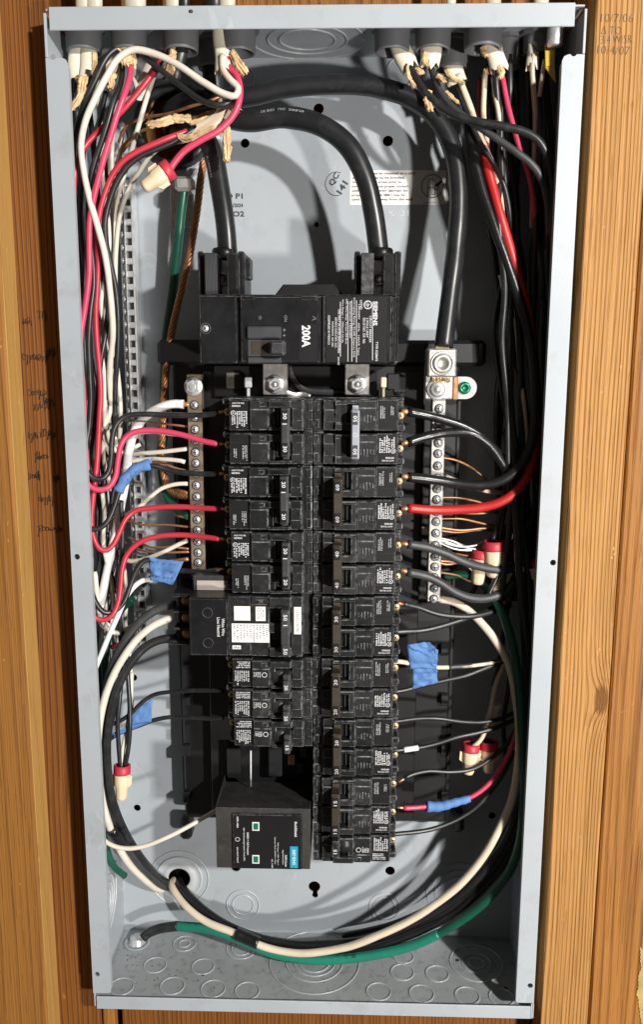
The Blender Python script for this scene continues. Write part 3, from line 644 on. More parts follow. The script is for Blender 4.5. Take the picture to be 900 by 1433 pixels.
# slotted ground bar on the left
gb = thing('ground_bar', 'long slotted bright metal grounding bar behind the left wires', 'ground bar', U(180,800,-88))
p0, p1 = U(174,250,-82), U(183,905,-82)
mb = MB(); mb.box(p0[0]-6.5, p0[0]+6, p1[1], p0[1], -D+3, -86, .5)
mb.box(p0[0]+4.6, p0[0]+6, p1[1], p0[1], -86, -80, .3)
mb.box(p0[0]-1.4, p0[0]-.2, p1[1], p0[1], -86, -80, .3)
n = int((p0[1]-p1[1])/10.2)
for k in range(n): mb.box(p0[0]-.4, p0[0]+5, p1[1]+k*10.2+1, p1[1]+k*10.2+5.6, -86, -80.5, .5)
mb.build('bar', 'zinc', gb)
mb = MB()
for k in range(n): mb.box(p0[0]-.2, p0[0]+4.6, p1[1]+k*10.2+5.7, p1[1]+k*10.2+11.1, -86.2, -85.7)
mb.build('slot', 'ink', gb)
for k in range(n): screw('screw', np.array([p0[0]-3.6, p1[1]+k*10.2+4, -86]), 2.6, gb, 'zinc', False, 12, 3.2)

# ------------------------------------------------------------------ branch breakers
YB0 = 516.4; PITCH = 25.4; BZ = 3.6
def frame(side, ytop, n):
    if side < 0: return lambda p: (-p[0], ytop-p[1], p[2])
    return lambda p: (p[0], ytop-n*PITCH+p[1], p[2])
def ltext(mb, s, u, w, z, h, length=None, bold=.0, ang=90):
    """lettering in the breaker's own frame: runs along +w, its top towards -u"""
    v, f, sz = text2d(s, bold); k = h/sz[1]; kx = k if length is None else length/sz[0]
    if ang == 90: mb.add([(u-p[1]*k, w+p[0]*kx, z) for p in v], f)
    else: mb.add([(u-p[0]*kx, w-p[1]*k, z) for p in v], f)
def wheel(mb, u, w, z, r): ul_mark(mb, (u, w, z), r)
def breaker(side, slot, n, style, handle, rating, label, seed, group, hot=True):
    ytop = YB0-slot*PITCH-.25; tf = frame(side, ytop, n); r = random.Random(seed)
    t = thing('circuit_breaker', label, 'circuit breaker', (side*35, ytop-n*PITCH/2, -60), group)
    du = r.uniform(-.9, .5); pz = r.uniform(-1.2, 1.0)
    def P(): return MB(lambda p: tf((p[0]+du if p[0] > .6 else p[0], p[1], p[2]+pz)))
    for k in range(n):
        w = k*PITCH; e = .2 if k == 0 else -.05; f_ = PITCH-.35 if k == n-1 else PITCH+.05
        m = P()
        m.box(.4, 69.2, w+e, w+f_, -62, -27, .4)                       # body below
        m.box(.5, 8, w+e, w+f_, -27.2, -9.5, .6)                         # inner shoulder
        m.box(.6, 4.6, w+3.0, w+9.5, -9.7, -8.4, .3); m.box(.6, 4.4, w+16, w+23, -9.7, -8.7, .3)
        m.box(7.8, 17, w+1.2, w+24.4, -27.2, -6.6, .7)
        m.box(8.4, 16.2, w+7.5, w+17, -6.8, -5.6, .4)
        m.box(33.8, 48.2, w+1.4, w+24.2, -27.2, -5.4, .8)
        m.box(48, 64, w+1.0, w+24.6, -27.2, -8.0, .7)
        m.box(8.6, 63.5, w+.25, w+1.9, -27.2, -15, .4)
        # handle housing
        m.box(16.8, 34, w+1.6, w+7.2, -27.2, -3.4, .7); m.box(16.8, 34, w+21.2, w+24.0, -27.2, -3.6, .6)
        m.box(16.8, 34, w+7.0, w+21.4, -27.2, -13.5, .2)
        if handle == 'off': m.box(16.8, 25.5, w+7.0, w+21.4, -13.6, -4.2, .4)
        else: m.box(29.6, 34, w+7.0, w+21.4, -13.6, -6, .4)
        # terminal end: jagged posts around the lug
        m.box(63.8, 69.6, w+.4, w+5.2, -27.2, -15, .6); m.box(63.8, 68.8, w+18.2, w+25, -27.2, -16, .6)
        m.box(64, 67.6, w+19.5, w+23, -16.2, -13.6, .5); m.box(66.5, 69.9, w+1.5, w+3.8, -15.2, -17.5, .3)
        m.box(63.8, 65.2, w+5, w+18.4, -27.2, -17, .4)
        if style == 'ribbed':
            for q in range(5): m.box(36+q*2.4, 36.8+q*2.4, w+7.5+abs(q-2)*.7, w+13.0-abs(q-2)*.4, -5.6, -4.7, .25)
            m.box(34.6, 47.6, w+17.6, w+18.4, -5.6, -5.0, .2)
        else:
            m.box(36.5, 40.5, w+3.4, w+6.4, -5.6, -5.0, .2); m.box(35, 47.6, w+8.2, w+8.8, -5.6, -5.05, .2)
        case = m.build('case', {12: 'plastic_dusty', 6: 'plastic_dusty', 15: 'plastic_worn', 2: 'plastic_worn', 13: 'plastic_worn', 16: 'plastic_dusty'}.get(seed, 'plastic'), t)
        ww = P(); ww.box(26 if handle != 'off' else 25.7, 29.4 if handle != 'off' else 33.5, w+7.6, w+20.8, -13.6, -10.5, .5)
        ww.build('handle_well', 'flap' if style == 'ribbed' and handle != 'off' else 'handle_brown', t)
        # terminal screw
        c = tf((66.9+du, w+11.5, -24+pz))
        screw('terminal_screw', np.array(c), 2.9, t, 'brass', True, 14, 1.2)
        # label and its print
        lab = P(); pr = P(); zz = -7.95
        if style == 'single':
            lab.box(48.9, 63.2, w+1.8, w+9.6, -8.1, zz, .04); lab.box(48.9, 63.2, w+10.2, w+23.8, -8.1, zz, .04)
            fine_print(pr, 50, 62, w+3, w+9, zz+.08, 4, 'x', seed=seed+k); fine_print(pr, 50.5, 62.5, w+11, w+23, zz+.08, 7, 'y', seed=seed+k+9)
            wheel(pr, 38.2, w+13.2, -5.15, 2.1); fine_print(pr, 41, 47, w+11, w+15.5, -5.15, 4, 'y', seed=seed+5)
        else:
            lab.box(48.9, 63.2, w+2.2, w+8.0, -8.1, zz, .04); lab.box(48.9, 63.2, w+8.5, w+23.8, -8.1, zz, .04)
            first = (k == 0)
            if first:
                put = P(); ltext(pr, 'SIEMENS', 58.5, w+6.1, zz+.08, 1.3, 6.5, .02, 0); ltext(pr, 'HACR TYPE WIRE', 57, w+4.0, zz+.08, 1.2, 9, .01, 0)
                fine_print(pr, 50.2, 58.8, w+10, w+22.5, zz+.08, 5, 'y', .74, seed=seed); fine_print(pr, 59.2, 62.4, w+14, w+22, zz+.08, 2, 'y', .74, seed=seed+3)
                wheel(pr, 60.8, w+11.4, zz+.08, 1.9); ltext(pr, 'UL', 60.8, w+11.4, zz+.08, 1.6, 1.8, .02)
            else:
                fine_print(pr, 50.5, 54.5, w+10.5, w+21.5, zz+.08, 3, 'y', .6, seed=seed+1); fine_print(pr, 58.4, 61.2, w+13, w+21, zz+.08, 2, 'y', .6, seed=seed+2)
        lp = lab.build('label_plate', 'label_black', t)
        pr.build('label_print', 'print_white' if (style == 'single' or k == 0) else 'print_soft', lp)
    # handle or tie bar
    hm = {'on': 'handle_dark', 'brown': 'handle_brown', 'off': 'handle_grey'}[handle]
    u0, u1 = (28.6, 35.0) if handle == 'off' else ((17.4, 24.0) if handle == 'on' else (15.6, 22.8))
    m = P(); txt = P()
    if n == 2:
        w0, w1 = 6.6, 2*PITCH-8.0
        z1 = 8.5 if handle != 'brown' else 9.5
        m.box(u0, u1, w0, w1, -4, z1-1.6, .8); m.box(u0+.7, u1-.7, w0+.8, w1-.8, z1-1.8, z1, .6)
        for w in (7.2, PITCH+7.2): m.box(u0+1, u1-.8, w+.4, w+13.2, -13, -3.8, .3)
        hd = m.build('handle_tie', hm, t)
        pl = P()
        for w in (w0+1.6, w1-10.6): pl.box(u0+1.3, u1-1.3, w, w+9, z1-.1, z1+.06, .03)
        pp = pl.build('rating_plate', 'label_black' if handle != 'off' else 'flap', hd)
        for w in (w0+5.8, w1-6.2): ltext(txt, rating, (u0+u1)/2, w, z1+.12, 2.9, 4.6, .012)
        if handle == 'on': txt.box(u0+2, u1-1.4, w0+11.2, w0+11.9, z1, z1+.12)
        if handle == 'off': wheel(txt, (u0+u1)/2, PITCH-.5, z1+.12, 1.6)
        txt.build('rating_number', 'print_soft' if handle == 'brown' else 'print_white', hd)
    else:
        off = handle == 'brown'
        u0, u1 = (17.0, 23.2) if not off else (15.5, 22.5)
        m.box(u0, u1, 10.0, 24.2 if not off else 26.5, -12, 3.0, 1.2); m.box(u0+.6, u1-.4, 13.5, 24.4 if not off else 27.4, 2.0, 7.0, 1.0)
        m.lathe((26.5, 15.5, -13), (0,0,1), [(6.2,0),(6.2,6),(5.4,8),(0,8.5)], 16)
        hd = m.build('handle', 'handle_dark' if not off else 'plastic', t)
        ltext(txt, rating, (u0+u1)/2+.1, 18.8, 7.12, 2.7, 4.0, .012); txt.build('rating_number', 'print_white', hd)
    return t
GL, GR = 'double breakers of the left column', 'double breakers of the right column'
breaker(-1, 0, 2, 'plain', 'on', '30', 'black double breaker marked 30 at the top of the left column', 1, GL)
breaker(-1, 2, 2, 'plain', 'on', '20', 'black double breaker marked 20 directly under the left 30 breaker', 2, GL)
breaker(-1, 4, 2, 'plain', 'on', '20', 'black double breaker marked 20 above the wide breaker with white stickers', 3, GL)
GS = 'single breakers of the left column'
breaker(-1, 8.05, 1, 'single', 'on', '20', 'upper single black breaker marked 20 directly under the wide breaker', 5, GS)
breaker(-1, 9.05, 1, 'single', 'on', '20', 'lower single black breaker marked 20, above the single 15', 6, GS)
breaker(-1, 10.05, 1, 'single', 'on', '15', 'single black breaker marked 15 above the surge protector', 7, GS)
breaker(1, 0, 2, 'ribbed', 'off', '50', 'black double breaker with a pale grey handle tie marked 50', 10, GR)
breaker(1, 2, 2, 'ribbed', 'brown', '60', 'black double breaker with brown handle tie marked 60 fed by the thick red wire', 11, GR)
breaker(1, 4, 2, 'ribbed', 'brown', '40', 'black double breaker with brown handle tie marked 40', 12, GR)
breaker(1, 6, 2, 'ribbed', 'brown', '30', 'black double breaker with brown handle tie marked 30 in the right column', 13, GR)
breaker(1, 8, 2, 'ribbed', 'brown', '20', 'double breaker with brown tie marked 20 beside the large blue tape flag', 14, GR)
breaker(1, 10, 2, 'ribbed', 'brown', '20', 'double breaker with brown tie marked 20 level with the white banded black wire', 15, GR)
breaker(1, 12, 2, 'ribbed', 'brown', '15', 'double breaker with brown tie marked 15 fed by the pink wire', 16, GR)
breaker(1, 14, 1, 'single', 'brown', '15', 'single breaker at the bottom of the right column', 17, 'single breaker of the right column')

# arc fault breaker with white stickers, reaching further left
ytop = YB0-6*PITCH-.3; tf = frame(-1, ytop, 2); P = lambda: MB(tf)
t = thing('circuit_breaker', 'wide double breaker marked 50 with white stickers and White Wire Line Neutral lettering', 'circuit breaker', (-50, ytop-25, -60))
m = P(); m.box(.4, 66, .2, 50.4, -62, -20, .5); m.box(.5, 8, .2, 50.4, -20, -14, .5); m.box(7.8, 17, 1, 49.6, -20.2, -6, .7)
m.box(16.8, 34, 1, 10, -20.2, -2.6, .7); m.box(16.8, 34, 42, 49.6, -20.2, -2.6, .7); m.box(16.8, 34, 22, 30, -20.2, -3.2, .6); m.box(16.8,34,9.8,42.2,-20.2,-13,.2)
m.box(33.8, 48.4, 1, 49.6, -20.2, -4.5, .7); m.box(48.2, 66, 1, 49.6, -20.2, -5.2, .7); m.box(34.2, 48, 3.2, 7.4, -4.6, -3.8, .3)
m.build('case', 'plastic', t)
m = P(); m.box(65.2, 96, .6, 47.6, -58, 1.5, 1.2); m.build('electronics_cover', 'satin', t)
m = P(); m.box(95.6, 110, 3, 44, -60, -26, 1); m.box(95.6, 112, 1.6, 4.2, -60, -12, .5); m.box(95.6, 112, 16.2, 18, -60, -14, .5); m.box(95.6, 112, 30, 31.8, -60, -14, .5); m.box(95.6, 116, 42.5, 46, -60, -18, .6)
m.build('terminal_block', 'satin', t)
for w in (10, 24, 37.6):
    MB().lathe(tf((102, w, -26)), Z, [(4.2,0),(4.2,5),(3.2,6),(0,6.2)], 16).build('terminal_screw', 'copper_dull', t)
m = P(); m.box(66, 96, -11.5, .5, -40, -20, .6); m.build('cover_flap', 'handle_dark', t)
m = P(); m.box(68, 93, -7.5, .4, -19.9, -19.6, .1); m.build('edge_sticker', 'edge_label', t)
for w in (12.5, 37):
    m = P(); m.lathe((81.5, w, 1.4), (0,0,1), [(4.2,0),(4.2,.5),(3.6,.5),(3.2,-1.6),(0,-1.8)], 22); m.build('screw_recess', 'ink', t)
    MB().lathe(tf((81.5, w, .2)), Z, [(2.2,0),(1.8,.6),(0,.7)], 12).build('screw', 'steel', t)
pr = P(); ltext(pr, 'White Wire', 69.4, 24, 1.62, 2.4, 14, .012); ltext(pr, 'Line Neutral', 73.0, 24, 1.62, 2.4, 15.5, .012); pr.build('lettering', 'print_white', t)
def sticker(u0, u1, w0, w1, z, rows, seed, along='y', words=None):
    s = P(); s.box(u0, u1, w0, w1, z-.1, z, .04); so = s.build('sticker', 'paper_label', t)
    p = P()
    if rows: fine_print(p, u0+.8, u1-.8, w0+.8, w1-.8, z+.06, rows, along, .5, seed=seed)
    for (s_, u, w, h, ln) in words or (): ltext(p, s_, u, w, z+.06, h, ln, .005)
    if p.v: p.build('sticker_print', 'print_faint' if rows else 'ink', so)
sticker(48.9, 61.6, 9.0, 20.6, -5.0, 0, 1, words=[('.', 52, 13, .8, .8)])
sticker(36.8, 44.6, 9.0, 20.6, -4.3, 0, 2, words=[('Push-to-Test', 42.4, 14.8, 1.3, 9), ('Reset Breaker', 40.5, 14.8, 1.3, 9), ('Monthly', 38.8, 14.8, 1.3, 6)])
sticker(33.9, 63.6, 22.8, 38.2, -4.2, 11, 3)
sticker(9.0, 14.6, 9.4, 31.6, -5.8, 0, 4, words=[('L2307210296', 11.8, 20.5, 2.2, 18)])
p_ = P(); p_.box(56.6, 63.4, 41, 44.2, -5.1, -5.0, .03); so = p_.build('mark_plate', 'print_white', t); p_ = P(); ltext(p_, 'cULus', 60, 42.6, -4.9, 1.7, 4.5, .02, 0); p_.build('mark_print', 'ink', so)
p_ = P(); ltext(p_, '50', 20.6, 14.2, 7.12, 3.1, 4.8, .014); ltext(p_, '50', 20.6, 41.5, 7.12, 3.1, 4.8, .014); p_.box(19, 22.2, 20, 20.7, 7, 7.12)
m = P(); m.box(17.4, 24.2, 8.6, 46, -4, 6, .8); m.box(18.1, 23.5, 9.4, 22.6, 5.8, 7, .6); m.box(18.1, 23.5, 36, 45.4, 5.8, 7, .6); hd = m.build('handle_tie', 'handle_dark', t)
p_.build('rating_number', 'print_white', hd)
p_ = P(); ltext(p_, '79', 40.5, 5.3, -3.7, 3.2, 3.2, -.02, 0); p_.build('scratched_number', 'print_faint', t)

# surge protector
a, b_, y0, y1 = PB(302,1094,434,1215,BZ)
t = thing('surge_protector', 'black square surge protector with green windows and a teal brand patch', 'surge protector', ((a+b_)/2, y0, -60))
y1 = U(368,1131,BZ)[1]
m = MB(); zf = 3.0; zs = -56
yt_ = U(355,1097,-56)[1]+2; ax_, bx_ = U(312,1097,-56)[0], b_
m.add([(a,y0,zs),(b_,y0,zs),(b_,yt_,zs),(ax_,yt_,zs),(a,y0,zf),(b_,y0,zf),(b_,y1,zf),(a,y1,zf),(a,y1,zs)],
      [(4,5,6,7),(0,1,5,4),(1,2,6,5),(2,3,7,6),(3,8,7),(8,0,4,7),(0,8,3,2,1)])
m.build('housing', 'housing', t)
fa, fb_, f0, f1 = PB(325,1139,423,1216,zf+2)
m = MB(); m.box(fa, fb_, y0+.4, f1, zf-.5, zf+2, .9); fp = m.build('face_frame', 'satin', t)
m = MB(); m.box(fa+1.2, fb_-1.0, y0+1.0, f1-3.4, zf+1.9, zf+2.15, .1); fl_ = m.build('face_label', 'label_black', t)
tw = zf+2.25
def spx(px, py): return U(px, py, tw)
mb = MB()
for px, py in ((358,1156),(358,1202)):
    c = spx(px,py); MB().box(c[0]-2.9,c[0]+2.9,c[1]-3.8,c[1]+3.8,zf+2.1,tw,.1).build('indicator_border', 'print_white', fl_)
    MB().box(c[0]-2.0,c[0]+2.0,c[1]-2.8,c[1]+2.8,tw-.05,tw+.15,.1).build('indicator_window', 'led_green', fl_)
a_, b2_, q0, q1 = PB(406,1184,417,1214,tw); tp = MB().box(a_, b2_, q0, q1, zf+2.1, tw, .05).build('brand_patch', 'teal', fl_)
m = MB(); c = spx(411.5,1199); put_text(m, 'SIEMENS', (c[0],c[1],tw+.1), 2.4, -90, 13.5, .015); m.build('brand_lettering', 'print_white', tp)
m = MB()
for s, px, py, h, ln in (('BoltShield', 414,1160,2.1,13),('QSPD Series',400,1204,1.9,10.5),('Surge Protective Device',396,1199,1.2,13),('GREEN = Full Protection',347,1180,1.6,20),('RED = Non-Functioning Protection Circuits (SPD)',341.5,1181,1.4,29),
                         ('VPR Type 1 SPD Type 1',389,1194,1.1,20),('Imax per Mode 120/240V 1 Phase',385,1190,1.1,24),('UL 1449',381,1208,1.1,8),('OPEN AREA',332.5,1150,1.5,10),('DO NOT PAINT',332.5,1196,1.2,14)):
    c = spx(px,py); put_text(m, s, (c[0],c[1],tw), h, -90, ln, .016)
c = spx(332.5,1174); ul_mark(m, c, 1.9)
m.build('face_lettering', 'print_white', fl_)
# print on the sloping top
m = MB(); pa = np.array([ax_,yt_,zs]); pb = np.array([bx_,yt_,zs]); pc = np.array([a,y1,zf]); pd = np.array([b_,y1,zf]); nrm = np.cross(pb-pa, pc-pa); nrm /= np.linalg.norm(nrm); nrm *= np.sign(nrm[2])
tmp = MB(); fine_print(tmp, .22, .62, .12, .86, 0, 10, 'y', .5, seed=4)
for f in tmp.f:
    q = []
    for i in f:
        u_, v_ = tmp.v[i][0], tmp.v[i][1]; pp = (pa*(1-u_)+pb*u_)*(1-v_)+(pc*(1-u_)+pd*u_)*v_; q.append(pp+nrm*.12)
    m.add(q, [(0,1,2,3)])
m.build('top_print', 'print_soft', t)
MB().tube([U(351,1050,-35),U(351,1100,-40)], .7, 6).build('wire_stub', 'print_white', t)

# ------------------------------------------------------------------ main breaker
a, b_, y0, y1 = PB(277,412,558,510,4)
t = thing('main_breaker', 'large black main breaker marked 200A above the two breaker columns', 'main breaker', ((a+b_)/2, y0, -60))
X = lambda px: U(px, 460, 4)[0]
Yp = lambda py: U(420, py, 4)[1]
m = MB(); m.box(a, b_, y0, y1, -62, 1.0, 1.6); m.box(a+.6, X(331), y0+.6, y1-.6, .8, 2.6, 1.0); m.box(X(453), X(543), y0+.8, y1-.8, .8, 2.4, .7)
m.box(X(546), b_-.3, y0+.4, y1-.4, -2, 1.9, 2.0); m.build('case', 'satin', t)
m = MB(); m.box(X(336), X(447), y0+.9, y1-1.0, .8, 4.6, 1.2); m.build('toggle_panel', 'satin', t)
m = MB(); m.box(X(337), X(357), Yp(421), Yp(414), 4.3, 5.6, .6); m.box(X(421), X(443), Yp(421), Yp(414), 4.3, 5.6, .6); m.build('grip_ridge', 'satin', t)
m = MB(); m.box(X(452), X(453.6), y0+1, y1-1, 2.2, 3.2, .3); m.build('edge_trim', 'flap', t)
m = MB(); m.box(X(346), X(394), Yp(475), Yp(457), 4.4, 7.6, 1.0); m.build('toggle_shroud', 'flap', t)
m = MB(); m.box(X(347), X(394), Yp(499), Yp(475.5), 4.4, 4.75, .1); m.build('toggle_slot', 'ink', t)
m = MB(); m.box(X(352), X(378), Yp(496), Yp(478), 4.6, 5.4, .3); m.build('toggle_guide', 'handle_brown', t)
m = MB(); m.box(X(378), X(401), Yp(498), Yp(477), 4.6, 16, 1.6); m.box(X(381), X(398), Yp(496), Yp(479), 15.6, 18, 1.2); m.build('toggle', 'handle_dark', t)
m = MB(); m.box(X(346), X(394), Yp(509), Yp(500), 4.4, 6.6, .8); m.build('lower_shroud', 'flap', t)
m = MB(); m.box(X(418), X(445), Yp(507), Yp(453), 4.5, 5.0, .15); rp = m.build('rating_plate', 'label_black', t)
m = MB(); c = U(428.5,471,5); put_text(m, '200A', (c[0],c[1],5.1), 6.4, -90, 15.6, .035); m.build('rating_number', 'print_white', rp)
m = MB(); m.lathe(U(363,445,4.6), Z, [(1.9,0),(1.9,.15),(0,.15)], 14); m.build('test_hole', 'ink', t)
c = U(287.5,460,2.6); MB().lathe(c, Z, [(4.2,0),(4.2,.5),(3.2,.5),(3.0,-.2),(0,-.2)], 22).build('screw_recess', 'ink', t); screw('screw', c, 2.5, t, 'zinc')
lp = MB().box(X(456), X(542), y0+1.4, y1-1.4, 2.3, 2.75, .1).build('label_plate', 'label_black', t)
m = MB(); zl = 2.85
def mt(s, px, py, h, ln, bold=.004): c = U(px, py, zl); put_text(m, s, (c[0],c[1],zl), h, -90, ln, bold)
mt('SIEMENS', 525.5, 439, 3.0, 17, .03); mt('TYPE EQ8695', 527, 492, 2.0, 14); mt('CIRCUIT BREAKER', 518.5, 461, 1.6, 19); mt('2 POLE UNIT', 514, 459, 1.6, 14); mt('ISSUE NO. DR 785', 509.5, 463, 1.6, 18)
mt('LISTED', 505.5, 427, 1.6, 6.5); mt('120/240V   60Hz   HACR Type', 502, 462, 1.5, 36); mt('Interrupting Rating: 22,000 Amperes RMS', 495.5, 459, 1.5, 42); mt('Symmetrical 120/240V', 490, 448, 1.5, 26)
mt('TPC Wire Only, Torque 250 lb-in', 484.5, 450, 1.5, 32); mt('Wire Range: 1 - 300kcmil CU-AL', 479.5, 450, 1.5, 31); mt('USE ONLY IN LISTED ENCLOSURES', 474.5, 464, 1.5, 31); mt('SIEMENS INDUSTRY, INC.', 470, 466, 1.5, 22); mt('NORCROSS, GA USA', 465.5, 468, 1.5, 18); mt('ASSEMBLED IN MEXICO', 460.5, 462, 1.5, 21)
mt('E2H-001', 474, 505.5, 1.3, 5.5)
for px, p0_, p1_ in ((521.5,423,504),(499,421,507),(492.5,421,506),(487,422,506),(476.5,423,499)):
    p0, p1 = U(px,p0_,zl), U(px,p1_,zl); ribbon(m, [p0[:2], p1[:2]], .4, zl)
c = U(515,427,zl); ul_mark(m, c, 3.0); put_text(m, 'UL', c, 2.4, -45, 2.8, .02)
m.build('label_print', 'print_white', lp)
m = MB(); mt_ = U(438,446,4.8); put_text(m, 'ON', (X(400),Yp(446),4.75), 2.0, -90, 4.5); put_text(m, 'A', (X(440),Yp(446),4.75), 3.0, -100, 3.5, -.02); put_text(m, '+ +', (X(398),Yp(466),4.75), 2, -90, 6); m.build('engraved_mark', 'print_faint', t)
# lug towers
for px, label in ((0, 'left'), (1, 'right')):
    x_ = (277, 496)[px]
    tw_ = MB()
    for q0_, q1_, z1_ in ((0,9,-14),(8.5,28,-8),(40,57,-8),(56,66,-14)):
        xa_, xb_, ya, yb_ = PB(x_+q0_, 354 if z1_ > -10 else 352, x_+q1_-1, 414, z1_); tw_.box(xa_, xb_, ya, yb_, -60, z1_, .9)
    xa_, xb_, ya, yb_ = PB(x_+26, 346, x_+44, 414, -34); tw_.box(xa_, xb_, ya, yb_, -60, -34, .6)
    if px == 0: xa_, xb_, ya, yb_ = PB(x_+62,360,x_+73,390,-20); tw_.box(xa_, xb_, ya, yb_, -40, -20, .8)
    tw_.build('lug_tower', 'satin', t)
    fm_ = MB()
    for q0_ in (9.5,):
        xa_, xb_, ya, yb_ = PB(x_+10, 355, x_+27, 412, -7.6); fm_.box(xa_, xb_, ya, yb_, -8.2, -7.6, .1)
        for k in range(9): fm_.box(xa_+.4+k*(xb_-xa_)/9, xa_+.75+k*(xb_-xa_)/9, ya, yb_, -7.7, -7.3, .05)
    fm_.build('ribbed_face', 'flap' if px == 0 else 'handle_dark', t)
    c = U(x_+34, 389, -30); MB().box(c[0]-5.2,c[0]+5.2,c[1]-13,c[1]+13,-42,-31,.6).build('lug_body', 'alu', t)
    MB().lathe(c+np.array([0,-1,-1]), Z, [(5.2,0),(5.2,2.4),(3.6,2.6),(3.4,1.2),(0,1.2)], 22).build('lug_screw', 'steel', t)
    MB().lathe(U(x_+37,352,-36)+np.array([0,-6,0]), Yv, [(8.6,0),(9.4,2),(9.4,6.5),(8.4,8)], 26).build('cable_collar', 'satin', t)

# ------------------------------------------------------------------ wires
def path(pts, step=3.0, wob=.35, seed=0):
    P = spline([U(*p) for p in pts], step); r = np.random.default_rng(seed); n = len(P)
    if wob:
        k = max(4, n//9)
        for a in range(3):
            P[1:-1,a] += np.interp(np.linspace(0,1,n), np.linspace(0,1,k), r.normal(0, wob, k))[1:-1]
    return P
_seed = [100]
def wire(label, m, r, pts, name='wire', cat='wire', group=None, copper=None, step=3.0, wob=.3, n=10):
    _seed[0] += 1
    P = path(pts, step, wob, _seed[0])
    g_ = np.random.default_rng(_seed[0]+900); k_ = max(4, len(P)//5); rv = r*(1+np.interp(np.linspace(0,1,len(P)), np.linspace(0,1,k_), g_.normal(0, .022, k_)))
    o = MB().tube(P, rv, n, True, g_.uniform(.93,1.0)).build(name, m); tag(o, label, cat, group); o['_p'] = 0
    if copper:
        e = MB()
        for end in copper:
            p, q = (P[0], P[0]-P[1]) if end == 's' else (P[-1], P[-1]-P[-2]); q = q/np.linalg.norm(q)
            e.tube([p-q*1, p+q*2.5, p+q*5.5], [r*.6, r*.55, r*.42], 8)
        e.build('copper_end', 'copper', o)
    return o
def wrap(parent, m, r, pts, name='tape_wrap', n=12, step=2.0, var=.012):
    P = path(pts, step, .0, 5); rr = r*(1+var*np.sin(np.arange(len(P))*1.7)); return MB().tube(P, rr, n).build(name, m, parent)
def stranded(label, m, r, pts, name='wire', cat='wire', k=6, pitch=26, group=None):
    P = path(pts, 1.6, .1, 3); T_ = np.gradient(P, axis=0); T_ /= np.linalg.norm(T_, axis=1)[:,None]; d = np.r_[0, np.cumsum(np.linalg.norm(np.diff(P,axis=0),axis=1))]
    a = np.cross([0,0,1.], T_); a /= np.linalg.norm(a,axis=1)[:,None]; b_ = np.cross(T_, a); mb = MB()
    for s in range(k):
        th = d/pitch*2*math.pi+2*math.pi*s/k
        mb.tube(P+r*.62*(a*np.cos(th)[:,None]+b_*np.sin(th)[:,None]), r*.36, 7)
    return tag(mb.build(name, m), label, cat, group)
def on_cable(P, s, r, text, h, ang, parent, m='print_soft', flip=1):
    """letters laid along a cable from arc length s, wrapped round its skin at angle ang"""
    v, f, sz = text2d(text, 0); k = h/sz[1]; d = np.r_[0, np.cumsum(np.linalg.norm(np.diff(P,axis=0),axis=1))]
    mb = MB(); vs = []
    for p in v:
        t = s+flip*p[0]*k; i = int(np.clip(np.searchsorted(d, t)-1, 0, len(P)-2)); q = (t-d[i])/(d[i+1]-d[i]); c = P[i]*(1-q)+P[i+1]*q
        T_ = P[i+1]-P[i]; T_ /= np.linalg.norm(T_); nn = np.array([0,0,1.])-T_*T_[2]; nn /= np.linalg.norm(nn); bb = np.cross(nn, T_)
        th = ang+flip*p[1]*k/r; vs.append(c+(r+.12)*(nn*math.cos(th)+bb*math.sin(th)))
    mb.add(vs, f); return mb.build('cable_print', m, parent)

# service cables
mc = [('thick black service cable dropping to the left lug of the main breaker', 7.8, [(246,183,-104),(256,178,-80),(280,186,-55),(297,212,-44),(308,265,-39),(316,320,-36),(319,362,-36)]),
      ('thick black service cable arching over to the right lug of the main breaker', 7.8, [(252,178,-104),(268,168,-74),(305,164,-55),(350,170,-46),(400,165,-42),(448,176,-39),(487,205,-37),(511,250,-36),(523,300,-36),(531,360,-36)]),
      ('thick black neutral cable arching along the top to the square lug', 7.3, [(240,182,-104),(238,158,-84),(262,142,-74),(305,140,-68),(350,135,-64),(400,124,-62),(460,119,-61),(520,122,-60),(575,138,-60),(612,168,-59),(634,212,-57),(642,270,-54),(638,345,-50),(629,420,-44),(621,486,-37)])]
for lab, r, pts in mc:
    o = wire(lab, 'main_cable', r, pts, 'service_cable', 'cable', 'thick service cables', step=3, wob=0, n=20)
    P = path(pts, 3.0, 0)
    if 'arching over' in lab: on_cable(P, 118, 7.9, '4/0 AWG   (UL)   CDR 2/2', 2.6, .55, o, flip=-1)
    if 'dropping' in lab: on_cable(P, 95, 7.9, 'ALUMINUM', 2.2, -.6, o, 'print_faint')
    if 'along the top' in lab: on_cable(P, 60, 7.4, 'V -', 2.4, .3, o, 'print_soft', -1)

